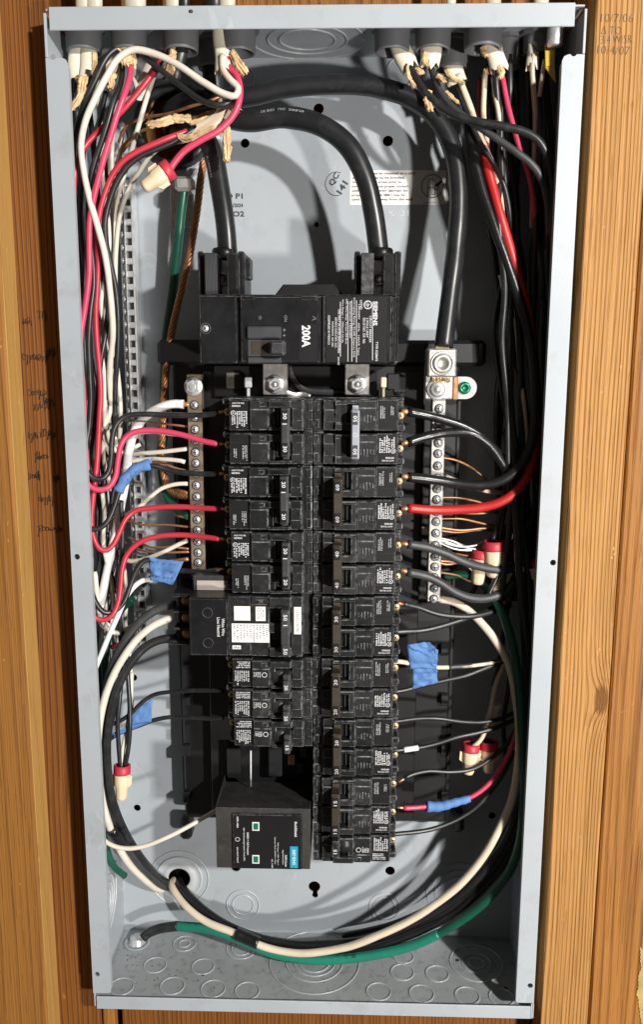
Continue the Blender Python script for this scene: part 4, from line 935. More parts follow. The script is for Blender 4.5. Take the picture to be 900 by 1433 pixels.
# grounding conductors
stranded('bare stranded copper wire running down beside the green wire', 'copper_dull', 3.3, [(285,225,-78),(280,262,-74),(272,320,-72),(262,375,-72),(248,432,-73),(237,480,-74),(231,535,-74),(228,590,-74),(227,640,-72),(234,680,-64),(250,692,-54),(266,694,-48)], 'copper_wire')
gw = wire('thick green wire dropping from the small lug down to the left bar', 'insul_green', 3.9, [(258,264,-72),(253,300,-72),(247,360,-76),(240,420,-80),(233,470,-84),(230,535,-84),(228,600,-82),(226,650,-76),(234,695,-66),(250,715,-56),(266,722,-48)], copper='s', n=14)
gl = thing('ground_lug', 'small rounded metal lug holding the green wire under the wire nut', 'lug', U(255,280,-90))
a, b_, y0, y1 = PB(239,250,272,318,-88); xm = (a+b_)/2; rr = (b_-a)/2
MB().prism([(a,y0),(b_,y0),(b_,y1-rr)]+[(xm+rr*math.cos(t),y1-rr+rr*math.sin(t)) for t in np.linspace(0,math.pi,14)][1:-1]+[(a,y1-rr)], -D+1, -86, .6).build('tongue', 'alu', gl)
a, b_, y0, y1 = PB(244,247,271,268,-66); MB().box(a, b_, y0, y1, -86, -64, 2.5).build('clamp', 'steel', gl)

# left hand loops to the breakers: (label, material, radius, points)
J = 'insul_black'
wire('long white wire looping over the top left and down in front of the bundle', 'insul_white', 2.45, [(311,78,-22),(312,98,-18),(322,112,-14),(333,124,-12),(329,134,-11),(314,132,-12),(285,116,-14),(245,88,-16),(212,74,-18),(186,70,-18),(165,82,-17),(148,108,-15),(132,140,-14),(119,172,-14),(113,205,-15),(117,245,-16),(126,285,-17),(137,320,-17),(146,355,-18),(153,400,-20),(158,440,-24),(158,470,-30),(154,500,-40),(154,545,-52),(159,580,-60)])
wire('black wire following the long white loop across the top left', J, 2.2, [(327,130,-20),(320,143,-17),(305,147,-16),(285,142,-17),(258,124,-20),(228,101,-22),(204,82,-24),(186,68,-26),(170,67,-24),(154,76,-21),(142,93,-19),(132,115,-19),(122,138,-20),(112,168,-24),(104,200,-28),(101,245,-34),(103,300,-40),(108,350,-44)])
wire('bright pink wire from the second bushing looping to the left 30 breaker', 'insul_pink', 2.35, [(183,86,-30),(182,108,-26),(174,135,-20),(163,165,-18),(152,200,-17),(142,232,-17),(133,268,-18),(127,305,-19),(125,345,-19),(124,390,-18),(119,430,-17),(113,465,-16),(110,498,-16),(113,530,-16),(116,560,-16),(116,600,-16),(115,640,-16),(117,668,-16),(126,682,-16),(139,686,-17),(152,682,-19),(161,668,-22),(165,645,-24),(170,622,-26),(181,608,-28),(200,602,-30),(228,603,-32),(258,609,-32),(285,617,-30),(306,621,-27)], copper='e')
wire('black wire beside the bright pink one looping to the top of the left 30 breaker', J, 2.25, [(170,92,-34),(168,115,-30),(158,145,-24),(149,175,-22),(139,205,-22),(129,240,-23),(124,290,-26),(125,330,-27),(129,365,-25),(131,400,-23),(127,440,-20),(124,480,-19),(125,520,-19),(126,560,-20),(123,600,-19),(119,635,-18),(120,656,-17),(128,668,-17),(140,671,-18),(150,663,-20),(155,642,-22),(157,615,-24),(163,594,-26),(176,583,-28),(200,580,-30),(235,581,-32),(265,581,-32),(290,580,-29),(306,578,-27)], copper='e')
wire('dark red wire along the left edge looping to the 20 breaker above the wide one', 'insul_red', 2.2, [(232,72,-40),(222,92,-36),(205,116,-32),(185,140,-30),(163,163,-30),(140,183,-30),(122,202,-28),(109,225,-24),(103,260,-22),(103,305,-22),(106,350,-24),(106,395,-28),(108,440,-32),(114,500,-36),(118,570,-36),(122,640,-32),(127,690,-26),(123,730,-20),(119,770,-17),(118,815,-16),(121,845,-16),(130,862,-16),(143,867,-17),(156,861,-19),(165,842,-22),(169,815,-24),(171,795,-25),(178,775,-27),(195,759,-29),(220,751,-31),(250,749,-32),(280,751,-31),(308,754,-27)], copper='e')
wire('red wire from the paper wrapped cable looping to the second left breaker', 'insul_red', 2.2, [(262,184,-26),(240,192,-22),(214,203,-20),(190,214,-19),(170,228,-19),(156,247,-20),(146,272,-21),(139,300,-22),(137,335,-24),(138,370,-25),(136,405,-27),(134,440,-28),(135,475,-28),(138,510,-28),(140,545,-27),(139,580,-26),(138,620,-25),(135,660,-24),(130,700,-22),(128,730,-20),(131,754,-19),(139,769,-18),(148,771,-19),(158,763,-21),(167,745,-23),(176,726,-26),(190,714,-29),(212,710,-31),(245,709,-32),(280,711,-31),(308,712,-27)], copper='e')
wire('black wire beside the paper wrapped red one running down past the slotted bar', J, 2.35, [(275,180,-28),(250,196,-24),(222,208,-22),(195,220,-21),(176,236,-21),(162,258,-22),(152,285,-24),(147,312,-26),(148,340,-28),(154,370,-31),(160,400,-35),(164,435,-39),(165,470,-43),(163,510,-48),(161,550,-54),(162,600,-60),(164,680,-64),(160,760,-62)])
wire('white wire curving down from the left tangle beside the slotted bar', 'insul_white', 1.9, [(292,188,-34),(262,196,-28),(232,202,-26),(212,216,-27),(196,240,-30),(182,262,-34),(172,285,-40),(166,310,-46),(163,345,-52),(161,390,-58),(160,440,-62),(158,500,-64),(158,560,-64),(160,610,-60),(168,640,-56)])
wire('pale grey wire under the pink wire by the third bushing', 'insul_white', 1.9, [(226,80,-48),(215,108,-46),(206,135,-44),(198,162,-44),(190,190,-46),(183,215,-48),(176,240,-50),(168,268,-54),(160,300,-58),(156,340,-62),(152,400,-64)])
wire('white wire straight down from the second bushing', 'insul_white', 1.8, [(188,92,-46),(188,112,-44),(192,130,-42),(180,140,-44),(160,150,-50),(158,190,-54),(156,230,-56),(157,290,-58),(155,350,-60),(150,400,-58),(143,440,-54),(139,490,-50),(140,560,-50),(148,620,-52),(156,640,-54)])
wire('white wire emerging beside the first bushing', 'insul_white', 1.8, [(135,105,-36),(136,130,-40),(140,160,-44),(144,200,-48),(143,240,-50),(147,280,-52),(153,330,-54),(149,380,-52),(142,420,-48),(143,460,-46),(145,520,-46),(147,600,-46)])
for k, pts in enumerate(([(106,105,-46),(103,140,-44),(101,190,-42),(103,240,-40),(108,300,-38),(112,360,-36),(110,420,-34),(114,480,-34),(120,560,-40)],
                         [(128,100,-40),(126,130,-38),(121,160,-38),(118,200,-38),(114,250,-38),(112,310,-34),(118,370,-32),(117,430,-32),(119,500,-34),(130,580,-44),(134,660,-48)],
                         [(125,150,-50),(130,200,-54),(134,260,-60),(130,330,-62),(133,400,-60),(140,460,-62),(150,540,-64),(153,640,-66)],
                         [(148,130,-40),(140,165,-36),(131,195,-34),(134,240,-38),(140,300,-44),(146,360,-48),(151,420,-46),(147,470,-34),(141,505,-30),(137,545,-30),(133,590,-34),(131,640,-40),(136,700,-44),(135,760,-40)],
                         [(116,150,-44),(112,200,-48),(110,260,-52),(116,330,-54),(122,400,-54),(126,470,-54),(128,560,-54)],
                         [(145,190,-60),(148,260,-66),(143,330,-70),(146,420,-70),(152,520,-70),(150,620,-70)])):
    wire('black wire buried in the left bundle between the pink and white ones', J, 2.1, pts, group='black wires inside the left bundle')
for k, pts in enumerate(([(150,160,-62),(155,220,-66),(150,290,-70),(149,380,-70),(146,470,-66),(150,560,-66),(152,600,-62),(160,628,-58)],
                         [(172,180,-66),(166,240,-66),(160,300,-66),(158,380,-70),(152,460,-70),(149,540,-62),(153,600,-56)])):
    wire('white wire half hidden at the back of the left bundle', 'insul_white', 1.8, pts, group='white wires inside the left bundle')
# thin bare ground wires crossing the tangle
for pts in ([(318,132,-32),(295,142,-28),(268,150,-34),(235,160,-44),(200,165,-54),(178,178,-60),(166,200,-64)],
            [(300,155,-40),(262,168,-44),(225,176,-50),(192,186,-56),(172,205,-62),(162,230,-66)],
            [(215,142,-60),(206,160,-62),(185,190,-66),(170,215,-70)]):
    wire('thin bare copper wire crossing the tangle at the top left', 'copper_dull', 1.15, pts, group='bare copper wires of the top left tangle')
wire('pink wire ending in the wire nut at the top left', 'insul_pink', 2.4, [(319,82,-24),(321,94,-22),(332,106,-18),(337,125,-15),(335,146,-13),(325,166,-12),(306,184,-11),(280,198,-10),(258,212,-10),(243,229,-10),(236,240,-10)])
# wide white tape-marked conductor
wire('wide white taped conductor running down from the top of the left bar', 'tape_white', 3.6, [(257,566,-44),(240,566,-44),(218,574,-46),(200,588,-48),(188,606,-48),(181,632,-48),(177,662,-47),(171,695,-46),(164,730,-44),(156,770,-42),(149,805,-40),(142,838,-40),(139,855,-42),(143,870,-44),(154,879,-46),(168,885,-48),(182,880,-52)], copper='s', n=14)
bt = wire('black wire with blue tape sleeve looping to the second left breaker', J, 2.2, [(306,663,-27),(285,663,-31),(258,661,-33),(235,657,-33),(212,651,-31),(195,654,-29),(178,667,-27),(167,688,-25),(159,712,-22),(148,733,-19),(135,741,-17),(122,738,-16),(117,715,-16),(117,690,-22)], copper='s')
wire('black wire under the square blue flag looping to the third left breaker', J, 2.2, [(306,797,-27),(288,800,-31),(262,799,-34),(238,795,-35),(215,784,-34),(203,784,-33),(191,798,-31),(182,820,-29),(173,842,-26),(160,855,-23),(147,857,-20),(137,848,-18),(129,830,-17),(124,805,-17),(122,775,-18),(126,745,-24),(130,710,-32)], copper='s')
wire('white wire slanting down left from below the square blue flag', 'tape_white', 2.2, [(214,812,-40),(200,813,-38),(188,821,-35),(176,836,-30),(165,860,-25),(154,885,-22),(143,912,-20),(133,938,-19),(127,965,-18),(125,1000,-20)])
wire('white wire sweeping into the left side of the surge protector', 'insul_white', 1.9, [(126,1090,-30),(129,1130,-24),(136,1160,-18),(147,1176,-15),(163,1184,-14),(182,1186,-14),(205,1182,-15),(235,1170,-17),(265,1155,-22),(304,1133,-30)])
# short neutrals and bare wires into the left bar
for lab, m, r, pts in (('white wire entering the left bar just under the pink loop', 'insul_white', 1.75, [(264,610,-46),(240,608,-48),(215,604,-52),(190,606,-58),(176,612,-62)]),
    ('white wire entering the left bar beside its fourth screw', 'insul_white', 1.8, [(262,628,-46),(235,631,-48),(205,634,-52),(180,637,-58),(165,640,-62)]),
    ('white wire entering the left bar just above the blue sleeve', 'insul_white', 1.8, [(259,647,-46),(235,643,-48),(210,642,-52),(185,645,-56),(168,650,-60)]),
    ('white wire rising from below right of the blue sleeve to the left bar', 'insul_white', 1.75, [(263,677,-46),(245,678,-46),(226,684,-46),(208,697,-46),(190,712,-48),(174,723,-54)]),
    ('white wire entering the left bar just above the square blue flag', 'insul_white', 1.9, [(262,756,-46),(245,764,-46),(224,774,-46),(203,782,-48),(184,785,-52),(168,780,-58)])):
    wire(lab, m, r, pts)
for pts in ([(266,597,-47),(235,594,-50),(205,591,-56),(185,589,-70),(176,590,-80)], [(266,660,-47),(248,656,-50),(228,648,-56),(212,645,-62)],
            [(266,737,-47),(238,735,-50),(210,735,-56),(190,732,-66),(178,728,-80)], [(266,768,-47),(240,765,-50),(214,766,-56),(190,757,-70),(180,752,-80)],
            [(266,772,-47),(238,773,-52),(210,772,-60),(184,766,-78)]):
    wire('thin bare copper wire running from the left bar to the slotted bar', 'copper', .95, pts, group='bare copper wires between the left bars')
for pts in ([(264,690,-47),(254,688,-50),(246,686,-56)], [(264,724,-47),(254,722,-50),(246,720,-54)], [(264,782,-47),(250,784,-50),(236,786,-54)]):
    wire('short copper tail seated in the left bar', 'copper_dull', 1.7, pts, group='copper tails in the left bar')
wire('green wire end beside the square blue flag', 'tape_green', 2.0, [(266,782,-48),(250,785,-52),(235,790,-58),(218,800,-66),(200,820,-74)])
for lab, m, r, pts in (('white wire bending out of the left bundle level with the pink loop', 'insul_white', 1.8, [(147,560,-48),(149,600,-48),(155,622,-48),(166,634,-50),(180,630,-54),(196,622,-58)]),
    ('white wire dropping between the white taped conductor and the red loops', 'insul_white', 1.8, [(143,690,-36),(146,720,-36),(145,760,-36),(152,800,-40),(158,840,-44),(156,880,-46)]),
    ('cream wire hooking round under the dark red loop', 'insul_white', 2.2, [(132,800,-40),(136,835,-38),(141,862,-37),(152,880,-38),(166,886,-40),(184,878,-44),(205,862,-48),(246,856,-38)]),
    ('black wire crossing behind the blue sleeve', J, 2.0, [(170,640,-58),(162,668,-54),(156,700,-50),(150,740,-46),(152,790,-46),(162,830,-50)]),
    ('black wire hanging in front of the white taped conductor', J, 1.9, [(170,700,-34),(172,740,-33),(170,790,-33),(166,835,-34),(170,880,-38),(176,905,-44)]),
    ('bare copper wire beside the white taped conductor', 'copper', 1.0, [(152,600,-60),(156,650,-60),(158,700,-58),(160,740,-58),(176,760,-70)])):
    wire(lab, m, r, pts)
# filler behind the loops, lower left
for pts in ([(172,740,-34),(170,780,-34),(168,815,-36),(166,850,-40),(168,890,-46),(172,920,-50)], [(150,745,-44),(141,790,-46),(134,840,-40),(133,890,-34),(130,950,-30),(128,1010,-30)],
            [(128,900,-36),(133,960,-40),(136,1020,-44),(134,1090,-44),(138,1160,-40)], [(158,840,-56),(150,890,-58),(150,940,-60),(155,1000,-60),(158,1014,-58)],
            [(165,960,-50),(158,1005,-46),(150,1030,-40),(146,1050,-38)], [(142,870,-46),(140,920,-48),(141,980,-50),(150,1060,-62),(156,1110,-66)]):
    wire('black wire tucked behind the loops at the lower left', J, 2.0, pts, group='black wires behind the lower left loops')
wire('yellowed white wire hanging down along the slotted bar', 'insul_white', 1.7, [(168,770,-60),(175,800,-66),(177,840,-72),(175,870,-74),(180,900,-74),(183,940,-74),(184,985,-70),(180,1020,-50)])
wire('white wire beside the red loop at the lower left', 'insul_white', 1.7, [(149,720,-50),(146,760,-52),(150,800,-54),(160,830,-56),(163,850,-58)])
wire('short red wire seen behind the grey cables at the lower left', 'insul_pink', 2.0, [(156,905,-46),(165,902,-44),(175,893,-44),(185,878,-50)])
wire('green wire behind the white slanting wire at the left edge', 'insul_green', 3.0, [(186,838,-60),(172,850,-62),(156,880,-52),(148,915,-44),(146,960,-42),(143,1020,-46),(140,1100,-50),(145,1170,-50),(158,1210,-52),(175,1225,-60)])
r_ = random.Random(77)
for k in range(9):
    x0 = r_.uniform(126,172); z0 = r_.uniform(-78,-46)
    pts = [(x0+r_.uniform(-9,9)-(6 if q > .6 else 0), 500+q*480, z0+r_.uniform(-6,6)) for q in (0,.14,.28,.42,.56,.7,.85,1)]
    if k < 6: wire('black wire tucked behind the loops at the lower left', J, 2.0, pts, group='black wires behind the lower left loops')
    else: wire('white wire half hidden at the back of the left bundle', 'insul_white', 1.8, pts, group='white wires inside the left bundle')
# 50 amp cable of the wide breaker, down to the knockout
G5 = 'conductors from the wide breaker to the bottom left knockout'
wire('upper black conductor from the wide breaker curving down to the knockout', 'insul_grey', 3.6, [(246,846,-34),(228,850,-34),(208,860,-32),(190,876,-30),(174,898,-28),(160,925,-27),(151,955,-28),(146,1000,-30),(145,1050,-32),(150,1100,-36),(160,1140,-42),(174,1175,-50),(192,1203,-60),(212,1226,-74),(232,1240,-96),(243,1240,-108)], group=G5, n=14)
cw = wire('cream conductor from the wide breaker curving down to the knockout', 'insul_white', 3.1, [(247,864,-30),(230,868,-28),(212,877,-26),(194,892,-24),(178,912,-22),(163,937,-20),(151,966,-19),(142,1000,-19),(137,1040,-20),(137,1080,-24),(143,1120,-30),(153,1155,-36),(168,1188,-46),(186,1214,-58),(205,1232,-74),(226,1244,-98),(236,1240,-108)], group=G5, n=14)
wire('lower black conductor from the wide breaker curving down to the knockout', 'insul_black', 3.6, [(247,893,-32),(228,894,-30),(208,902,-27),(190,918,-24),(174,942,-22),(162,970,-22),(154,1005,-24),(150,1050,-28),(153,1095,-33),(163,1135,-40),(177,1168,-48),(196,1198,-60),(216,1222,-76),(236,1236,-98),(245,1238,-108)], group=G5, n=14)
wrap(cw, 'tape_black', 5.0, [(156,1160,-36),(163,1170,-38),(171,1182,-42)], 'black_tape', var=.03)
# feeder from the 50 amp breaker, round the bottom to the knockout
GF = 'conductors of the feeder looping round the bottom'
wire('upper glossy black feeder from the grey tied 50 breaker looping round the bottom', 'insul_gloss', 3.7, [(571,576.5,-26.5),(596,581,-30),(625,588,-32),(655,600,-34),(682,620,-36),(703,648,-38),(717,685,-38),(724,735,-34),(727,790,-30),(732,850,-32),(739,910,-34),(744,970,-36),(744,1030,-38),(738,1085,-39),(722,1140,-36),(694,1195,-40),(650,1245,-44),(590,1284,-48),(520,1311,-52),(450,1321,-56),(380,1316,-60),(325,1298,-66),(285,1272,-76),(258,1244,-94),(250,1230,-108)], group=GF, copper='s', n=14)
wire('lower glossy black feeder from the grey tied 50 breaker looping round the bottom', 'insul_gloss', 3.7, [(571,619,-26.5),(598,611,-30),(630,606,-32),(660,607,-34),(686,624,-37),(706,650,-42),(722,690,-46),(733,745,-42),(739,800,-36),(744,860,-33),(749,920,-33),(751,990,-36),(748,1050,-40),(741,1105,-44),(724,1160,-48),(692,1213,-52),(640,1262,-55),(575,1299,-58),(505,1321,-60),(440,1330,-62),(375,1325,-64),(318,1304,-68),(278,1276,-80),(254,1246,-96),(246,1232,-108)], group=GF, copper='s', n=14)
for k, pts in enumerate(([(730,700,-54),(736,800,-54),(742,900,-54),(745,1000,-54),(740,1090,-56),(722,1155,-60),(690,1208,-64),(640,1255,-68),(575,1292,-70),(505,1315,-72),(440,1322,-72),(370,1314,-72)],
    [(742,760,-48),(749,860,-46),(753,960,-46),(752,1040,-48),(745,1110,-50),(727,1170,-50),(694,1224,-51),(645,1270,-52),(580,1306,-53),(510,1328,-54),(440,1334,-56)],
    [(727,760,-60),(733,860,-62),(738,960,-64),(738,1050,-66),(728,1120,-70),(704,1172,-74),(665,1222,-78),(612,1264,-82),(550,1294,-84),(480,1310,-84)])):
    wire(('rear glossy black conductor of the bottom loop', 'glossy black conductor next to the green one in the bottom loop', 'rearmost black conductor against the back of the bottom loop')[k], 'insul_gloss', 3.5, pts, group=GF, n=12)
fw = wire('cream feeder from the right bar sweeping round the bottom to the knockout', 'insul_tan', 3.3, [(614,838,-47),(634,842,-47),(654,853,-46),(674,872,-44),(694,897,-40),(710,925,-36),(720,965,-34),(726,1010,-32),(726,1060,-30),(719,1105,-28),(704,1148,-27),(678,1196,-28),(640,1240,-30),(590,1278,-33),(535,1306,-37),(480,1325,-41),(425,1334,-45),(375,1326,-50),(330,1306,-56),(288,1288,-64),(256,1262,-76),(240,1238,-92),(243,1230,-108)], group=GF, n=14)
wrap(fw, 'tape_black', 5.6, [(362,1319,-51),(346,1312,-54),(330,1305,-56)], 'black_tape', var=.03)
fg = wire('dark green feeder ground hugging the lower right and bottom of the box', 'insul_green', 3.9, [(622,806,-60),(648,803,-58),(672,812,-56),(690,832,-48),(703,856,-40),(715,890,-32),(723,930,-27),(728,980,-24),(731,1040,-23),(733,1100,-23),(730,1160,-25),(716,1212,-30),(687,1254,-36),(648,1286,-42),(600,1313,-46),(545,1331,-47),(490,1340,-47),(435,1342,-48),(385,1334,-52),(340,1316,-58),(295,1300,-64),(250,1295,-70),(222,1299,-72),(206,1306,-72),(200,1312,-70)], n=14)
wrap(fg, 'tape_green', 4.3, [(614,1306,-45),(580,1321,-46),(545,1331,-47),(490,1340,-47),(435,1342,-48),(385,1334,-52),(340,1316,-58),(295,1300,-64),(248,1295,-70)], 'green_tape')
wrap(fg, 'insul_black', 4.4, [(249,1295,-70),(222,1299,-72),(206,1306,-72),(200,1312,-70)], 'black_sleeve')
# right hand 60 amp pair
wire('long black conductor crossing the right bundle and curving to the 60 breaker', 'insul_gloss', 3.9, [(652,132,-58),(655,170,-52),(662,215,-46),(674,265,-42),(690,312,-39),(707,360,-37),(722,405,-35),(735,445,-33),(743,485,-31),(748,530,-30),(749,575,-29),(745,612,-29),(735,642,-29),(716,664,-30),(692,676,-31),(662,679,-32),(630,676,-33),(600,671,-31),(571,667.5,-26.5)], copper='e', n=14)
rw = wire('thick bright red conductor curving from the right bundle to the 60 breaker', 'insul_crimson', 3.7, [(676,190,-58),(680,224,-44),(689,262,-41),(700,304,-38),(713,348,-38),(726,392,-38),(737,432,-36),(745,475,-40),(749,530,-42),(750,590,-40),(747,635,-36),(738,665,-32),(722,687,-30),(700,702,-30),(672,710,-31),(640,713,-32),(605,714,-31),(571,711.5,-26.5)], copper='e', n=14)
# 40 amp pair
GQ = 'conductor pairs from the right column into the shaded bundle'
wire('upper grey black conductor of the right 40 breaker', 'insul_grey', 3.5, [(571,761.5,-26.5),(596,766,-30),(622,775,-32),(648,786,-34),(672,793,-38),(698,797,-42),(722,795,-46)], copper='s', n=14, group=GQ)
wire('lower grey black conductor of the right 40 breaker', 'insul_grey', 3.6, [(570,800,-26.5),(594,805,-30),(616,815,-31),(638,829,-32),(660,837,-34),(684,837,-38),(706,828,-42),(722,812,-46)], copper='s', n=14, group=GQ)
wire('upper thin black wire of the right 30 breaker', J, 2.3, [(564,845,-26),(570,846.5,-27),(586,850,-30),(610,858,-33),(635,862,-36),(662,862,-40),(688,856,-46),(715,846,-54)], copper='s', group=GQ)
wire('lower thin black wire of the right 30 breaker', J, 2.3, [(552,884,-25),(566,883,-27),(590,882,-31),(618,876,-35),(645,868,-40),(672,859,-46),(695,848,-54)], group=GQ)
w3 = wire('grey white wire behind the large blue flag', 'insul_cream', 1.9, [(550,926,-25),(564,927,-27),(582,931,-30),(610,934,-33),(640,933,-36),(670,930,-40),(695,926,-44),(722,918,-50)], group=GQ)
wrap(w3, 'insul_grey', 2.15, [(628,933.5,-35),(655,931.5,-38),(670,930,-40),(695,926,-44),(722,918,-50)], 'dark_length')  # far length of the wire drawn in darker grey
wire('black wire under the large blue flag', J, 1.9, [(550,968,-25),(564,966,-27),(590,959,-31),(620,952,-34),(650,945,-37),(680,934,-42),(715,922,-50)], group=GQ)
wire('thin black wire level with the top of the lower 20 breaker on the right', J, 1.8, [(548,1010,-25),(562,1008,-27),(585,1005,-30),(615,1005,-33),(645,1009,-36),(675,1010,-40),(700,1006,-45),(724,996,-52)], group=GQ)
wb = wire('black wire with a white band at the breaker end', J, 1.9, [(549,1051,-25),(563,1049,-27),(585,1046,-30),(610,1040,-33),(640,1031,-36),(670,1025,-40),(700,1016,-45),(726,1004,-52)], group=GQ)
wrap(wb, 'tape_white', 2.3, [(565,1049,-27),(575,1047.5,-28.5),(585,1046,-30)], 'white_band', var=.02)
wire('black wire bending away from the right 15 breaker', J, 1.9, [(566,1089,-27),(580,1083,-30),(600,1079,-33),(630,1080,-36),(660,1076,-40),(688,1060,-44),(710,1040,-48),(726,1015,-54)], copper='s', group=GQ)
wire('pink wire with a blue tape sleeve leaving the right 15 breaker', 'insul_pink', 2.0, [(565,1130,-27),(585,1129,-30),(605,1127,-32),(630,1123,-34),(655,1117,-36),(675,1105,-38),(695,1084,-40),(712,1055,-42),(724,1020,-46)], copper='s')
wire('black wire from the bottom right breaker under the pink one', J, 1.9, [(546,1168,-25),(560,1166,-27),(585,1163,-31),(612,1157,-35),(640,1146,-39),(664,1131,-42),(684,1110,-44),(702,1085,-46),(720,1050,-50)], group=GQ)
# wires into the right bar
for pts in ([(612,697,-47),(640,697,-50),(668,702,-56),(695,710,-62)], [(612,725,-47),(645,726,-50),(675,732,-56),(705,738,-62)], [(612,738,-47),(645,742,-50),(675,739,-54),(700,738,-60),(728,730,-66)],
            [(612,742,-47),(640,745,-52),(668,742,-58),(700,743,-66)], [(680,714,-56),(700,720,-58),(715,722,-60)], [(612,640,-47),(640,645,-52),(668,660,-60),(700,690,-66)], [(612,712,-47),(645,718,-52),(680,718,-58),(715,712,-64)], [(612,770,-47),(640,776,-52),(668,780,-58),(700,776,-64)], [(612,800,-47),(640,806,-54),(668,818,-62),(700,820,-66)], [(592,722,-50),(606,724,-48)], [(590,738,-50),(604,739,-48)]):
    wire('thin bare copper wire running from the right bar into the shade', 'copper_dull', .95, pts, group='bare copper wires of the right bar')
for k, pts in enumerate(([(612,752,-47),(635,757,-48),(655,765,-52),(675,766,-56),(700,756,-60)], [(612,755,-47),(638,764,-49),(660,763,-52),(690,752,-58)], [(612,757,-48),(640,768,-50),(665,770,-54),(690,762,-60)], [(612,754,-46),(638,760,-47),(662,768,-51),(684,768,-56)])):
    wire('twisted bare aluminium strand entering the right bar', 'steel', 1.0, pts, group='aluminium strands of the right bar', wob=.8)
for pts in ([(612,784,-47),(632,786,-50),(650,789,-55)], [(612,787,-48),(632,789,-51),(648,786,-55)], [(596,815,-50),(606,818,-47)], [(594,832,-50),(604,835,-47)]):
    wire('short copper tail seated in the right bar', 'copper', 1.3, pts, group='copper tails in the right bar')
wire('white wire crossing under the black 60 conductor to the right bar', 'insul_cream', 1.9, [(624,667,-50),(645,676,-52),(668,684,-54),(690,689,-58),(705,690,-64)])
# right bundle
GRB = 'dark wires in the shaded right bundle'
wire('black wire arching across the upper right in front of the bundle', J, 2.9, [(573,93,-34),(583,112,-30),(600,135,-26),(622,153,-22),(646,165,-18),(675,172,-15),(705,178,-13),(732,185,-12),(752,197,-12),(765,217,-13),(772,245,-15),(775,285,-18),(775,340,-24)])
wire('grey black wire slanting across the upper right to the box edge', 'insul_grey', 2.7, [(604,96,-40),(612,122,-36),(626,145,-30),(645,162,-24),(668,178,-20),(695,196,-17),(722,214,-15),(745,232,-15),(760,255,-16),(767,285,-19),(769,330,-25)])
wire('thin brown black wire from the third right cable', J, 1.9, [(636,105,-52),(645,135,-50),(656,165,-46),(670,195,-42),(688,225,-40),(704,255,-40),(712,290,-42),(716,340,-46),(720,400,-52)])
wire('cream wire leaving the third right cable', 'insul_cream', 2.4, [(640,105,-50),(650,130,-48),(660,155,-46),(668,180,-46),(680,210,-44),(692,240,-43),(700,275,-44),(704,310,-48),(706,350,-54)])
wire('white wire straight down from the fourth right bushing', 'insul_cream', 2.0, [(680,100,-42),(678,130,-44),(677,160,-46),(680,190,-50),(684,230,-56)])
wire('tan wire between the fourth right bushing and the pink wire', 'insul_cream', 1.7, [(690,108,-44),(694,135,-42),(699,165,-42),(701,195,-44),(704,225,-48),(706,260,-54),(708,330,-60)])
wire('pink wire running down the middle of the right bundle', 'insul_pink', 2.0, [(700,95,-46),(704,115,-42),(709,140,-40),(716,168,-38),(724,196,-36),(733,222,-35),(742,250,-36),(747,280,-38),(749,315,-42),(748,360,-48)])
wire('pale wire hanging below the yellow strap', 'insul_cream', 1.9, [(747,76,-38),(745,100,-38),(747,130,-40),(749,160,-42),(748,200,-46),(746,250,-50),(745,320,-56)])
wire('short pale wire beside the yellow strap', 'insul_cream', 1.6, [(763,84,-34),(760,105,-36),(757,125,-38),(755,136,-40)])
wire('dark red wire deep in the right bundle', 'insul_red', 2.0, [(672,110,-70),(672,150,-70),(676,200,-70),(690,260,-70),(700,330,-72),(712,420,-72)])
wire('bowed black wire hanging alone left of the right bundle', J, 1.6, [(704,385,-66),(697,420,-66),(693,455,-66),(694,490,-66),(699,530,-64),(706,570,-60),(714,610,-56),(722,660,-54)])
wire('pale wire with a cut end left of the right bundle', 'insul_cream', 1.9, [(700,385,-60),(706,415,-60),(711,445,-60),(714,471,-60)])
wire('tan wire sweeping down inside the right bundle', 'insul_cream', 1.6, [(720,445,-58),(724,480,-56),(727,520,-54),(733,560,-50),(737,600,-50),(738,660,-52)])
wire('brown wire on the inside of the right bundle', 'copper_dull', 1.2, [(714,471,-60),(717,520,-60),(716,560,-60),(715,610,-60)])
r_ = random.Random(21)
for k in range(22):
    x0 = 684+r_.random()*95; z0 = r_.uniform(-88,-38); x1 = np.clip(705+(x0-684)*.75+r_.uniform(-10,10), 700, 776)
    pts = [(x0*.9+70, 78, z0-2), (x0*.95+35, 120, z0)]+[(x0+(x1-x0)*q+r_.uniform(-6,6), 120+q*r_.uniform(560,640), min(-34, z0+r_.uniform(-8,10))) for q in (.15,.3,.45,.6,.75,.9)]
    pts += [(x1-q*8+r_.uniform(-5,5)-(q*14 if k % 3 else 0), 720+q*60, min(-40, z0+r_.uniform(-4,8))) for q in (0,1,2)]
    pts.sort(key=lambda p: p[1])
    wire('dark wire hanging in the shade at the right of the box', J if k % 6 else 'insul_grey', 2.0+.5*(k % 3 == 0), pts, group=GRB)
for pts in ([(760,420,-24),(757,470,-26),(758,540,-30),(764,620,-36),(765,720,-40),(760,760,-42)], [(766,350,-26),(768,450,-26),(766,560,-28),(762,680,-34)], [(775,300,-22),(771,420,-24),(772,560,-28),(769,700,-34),(757,790,-40)]):
    wire('dark wire hanging in the shade at the right of the box', J, 2.2, pts, group=GRB)
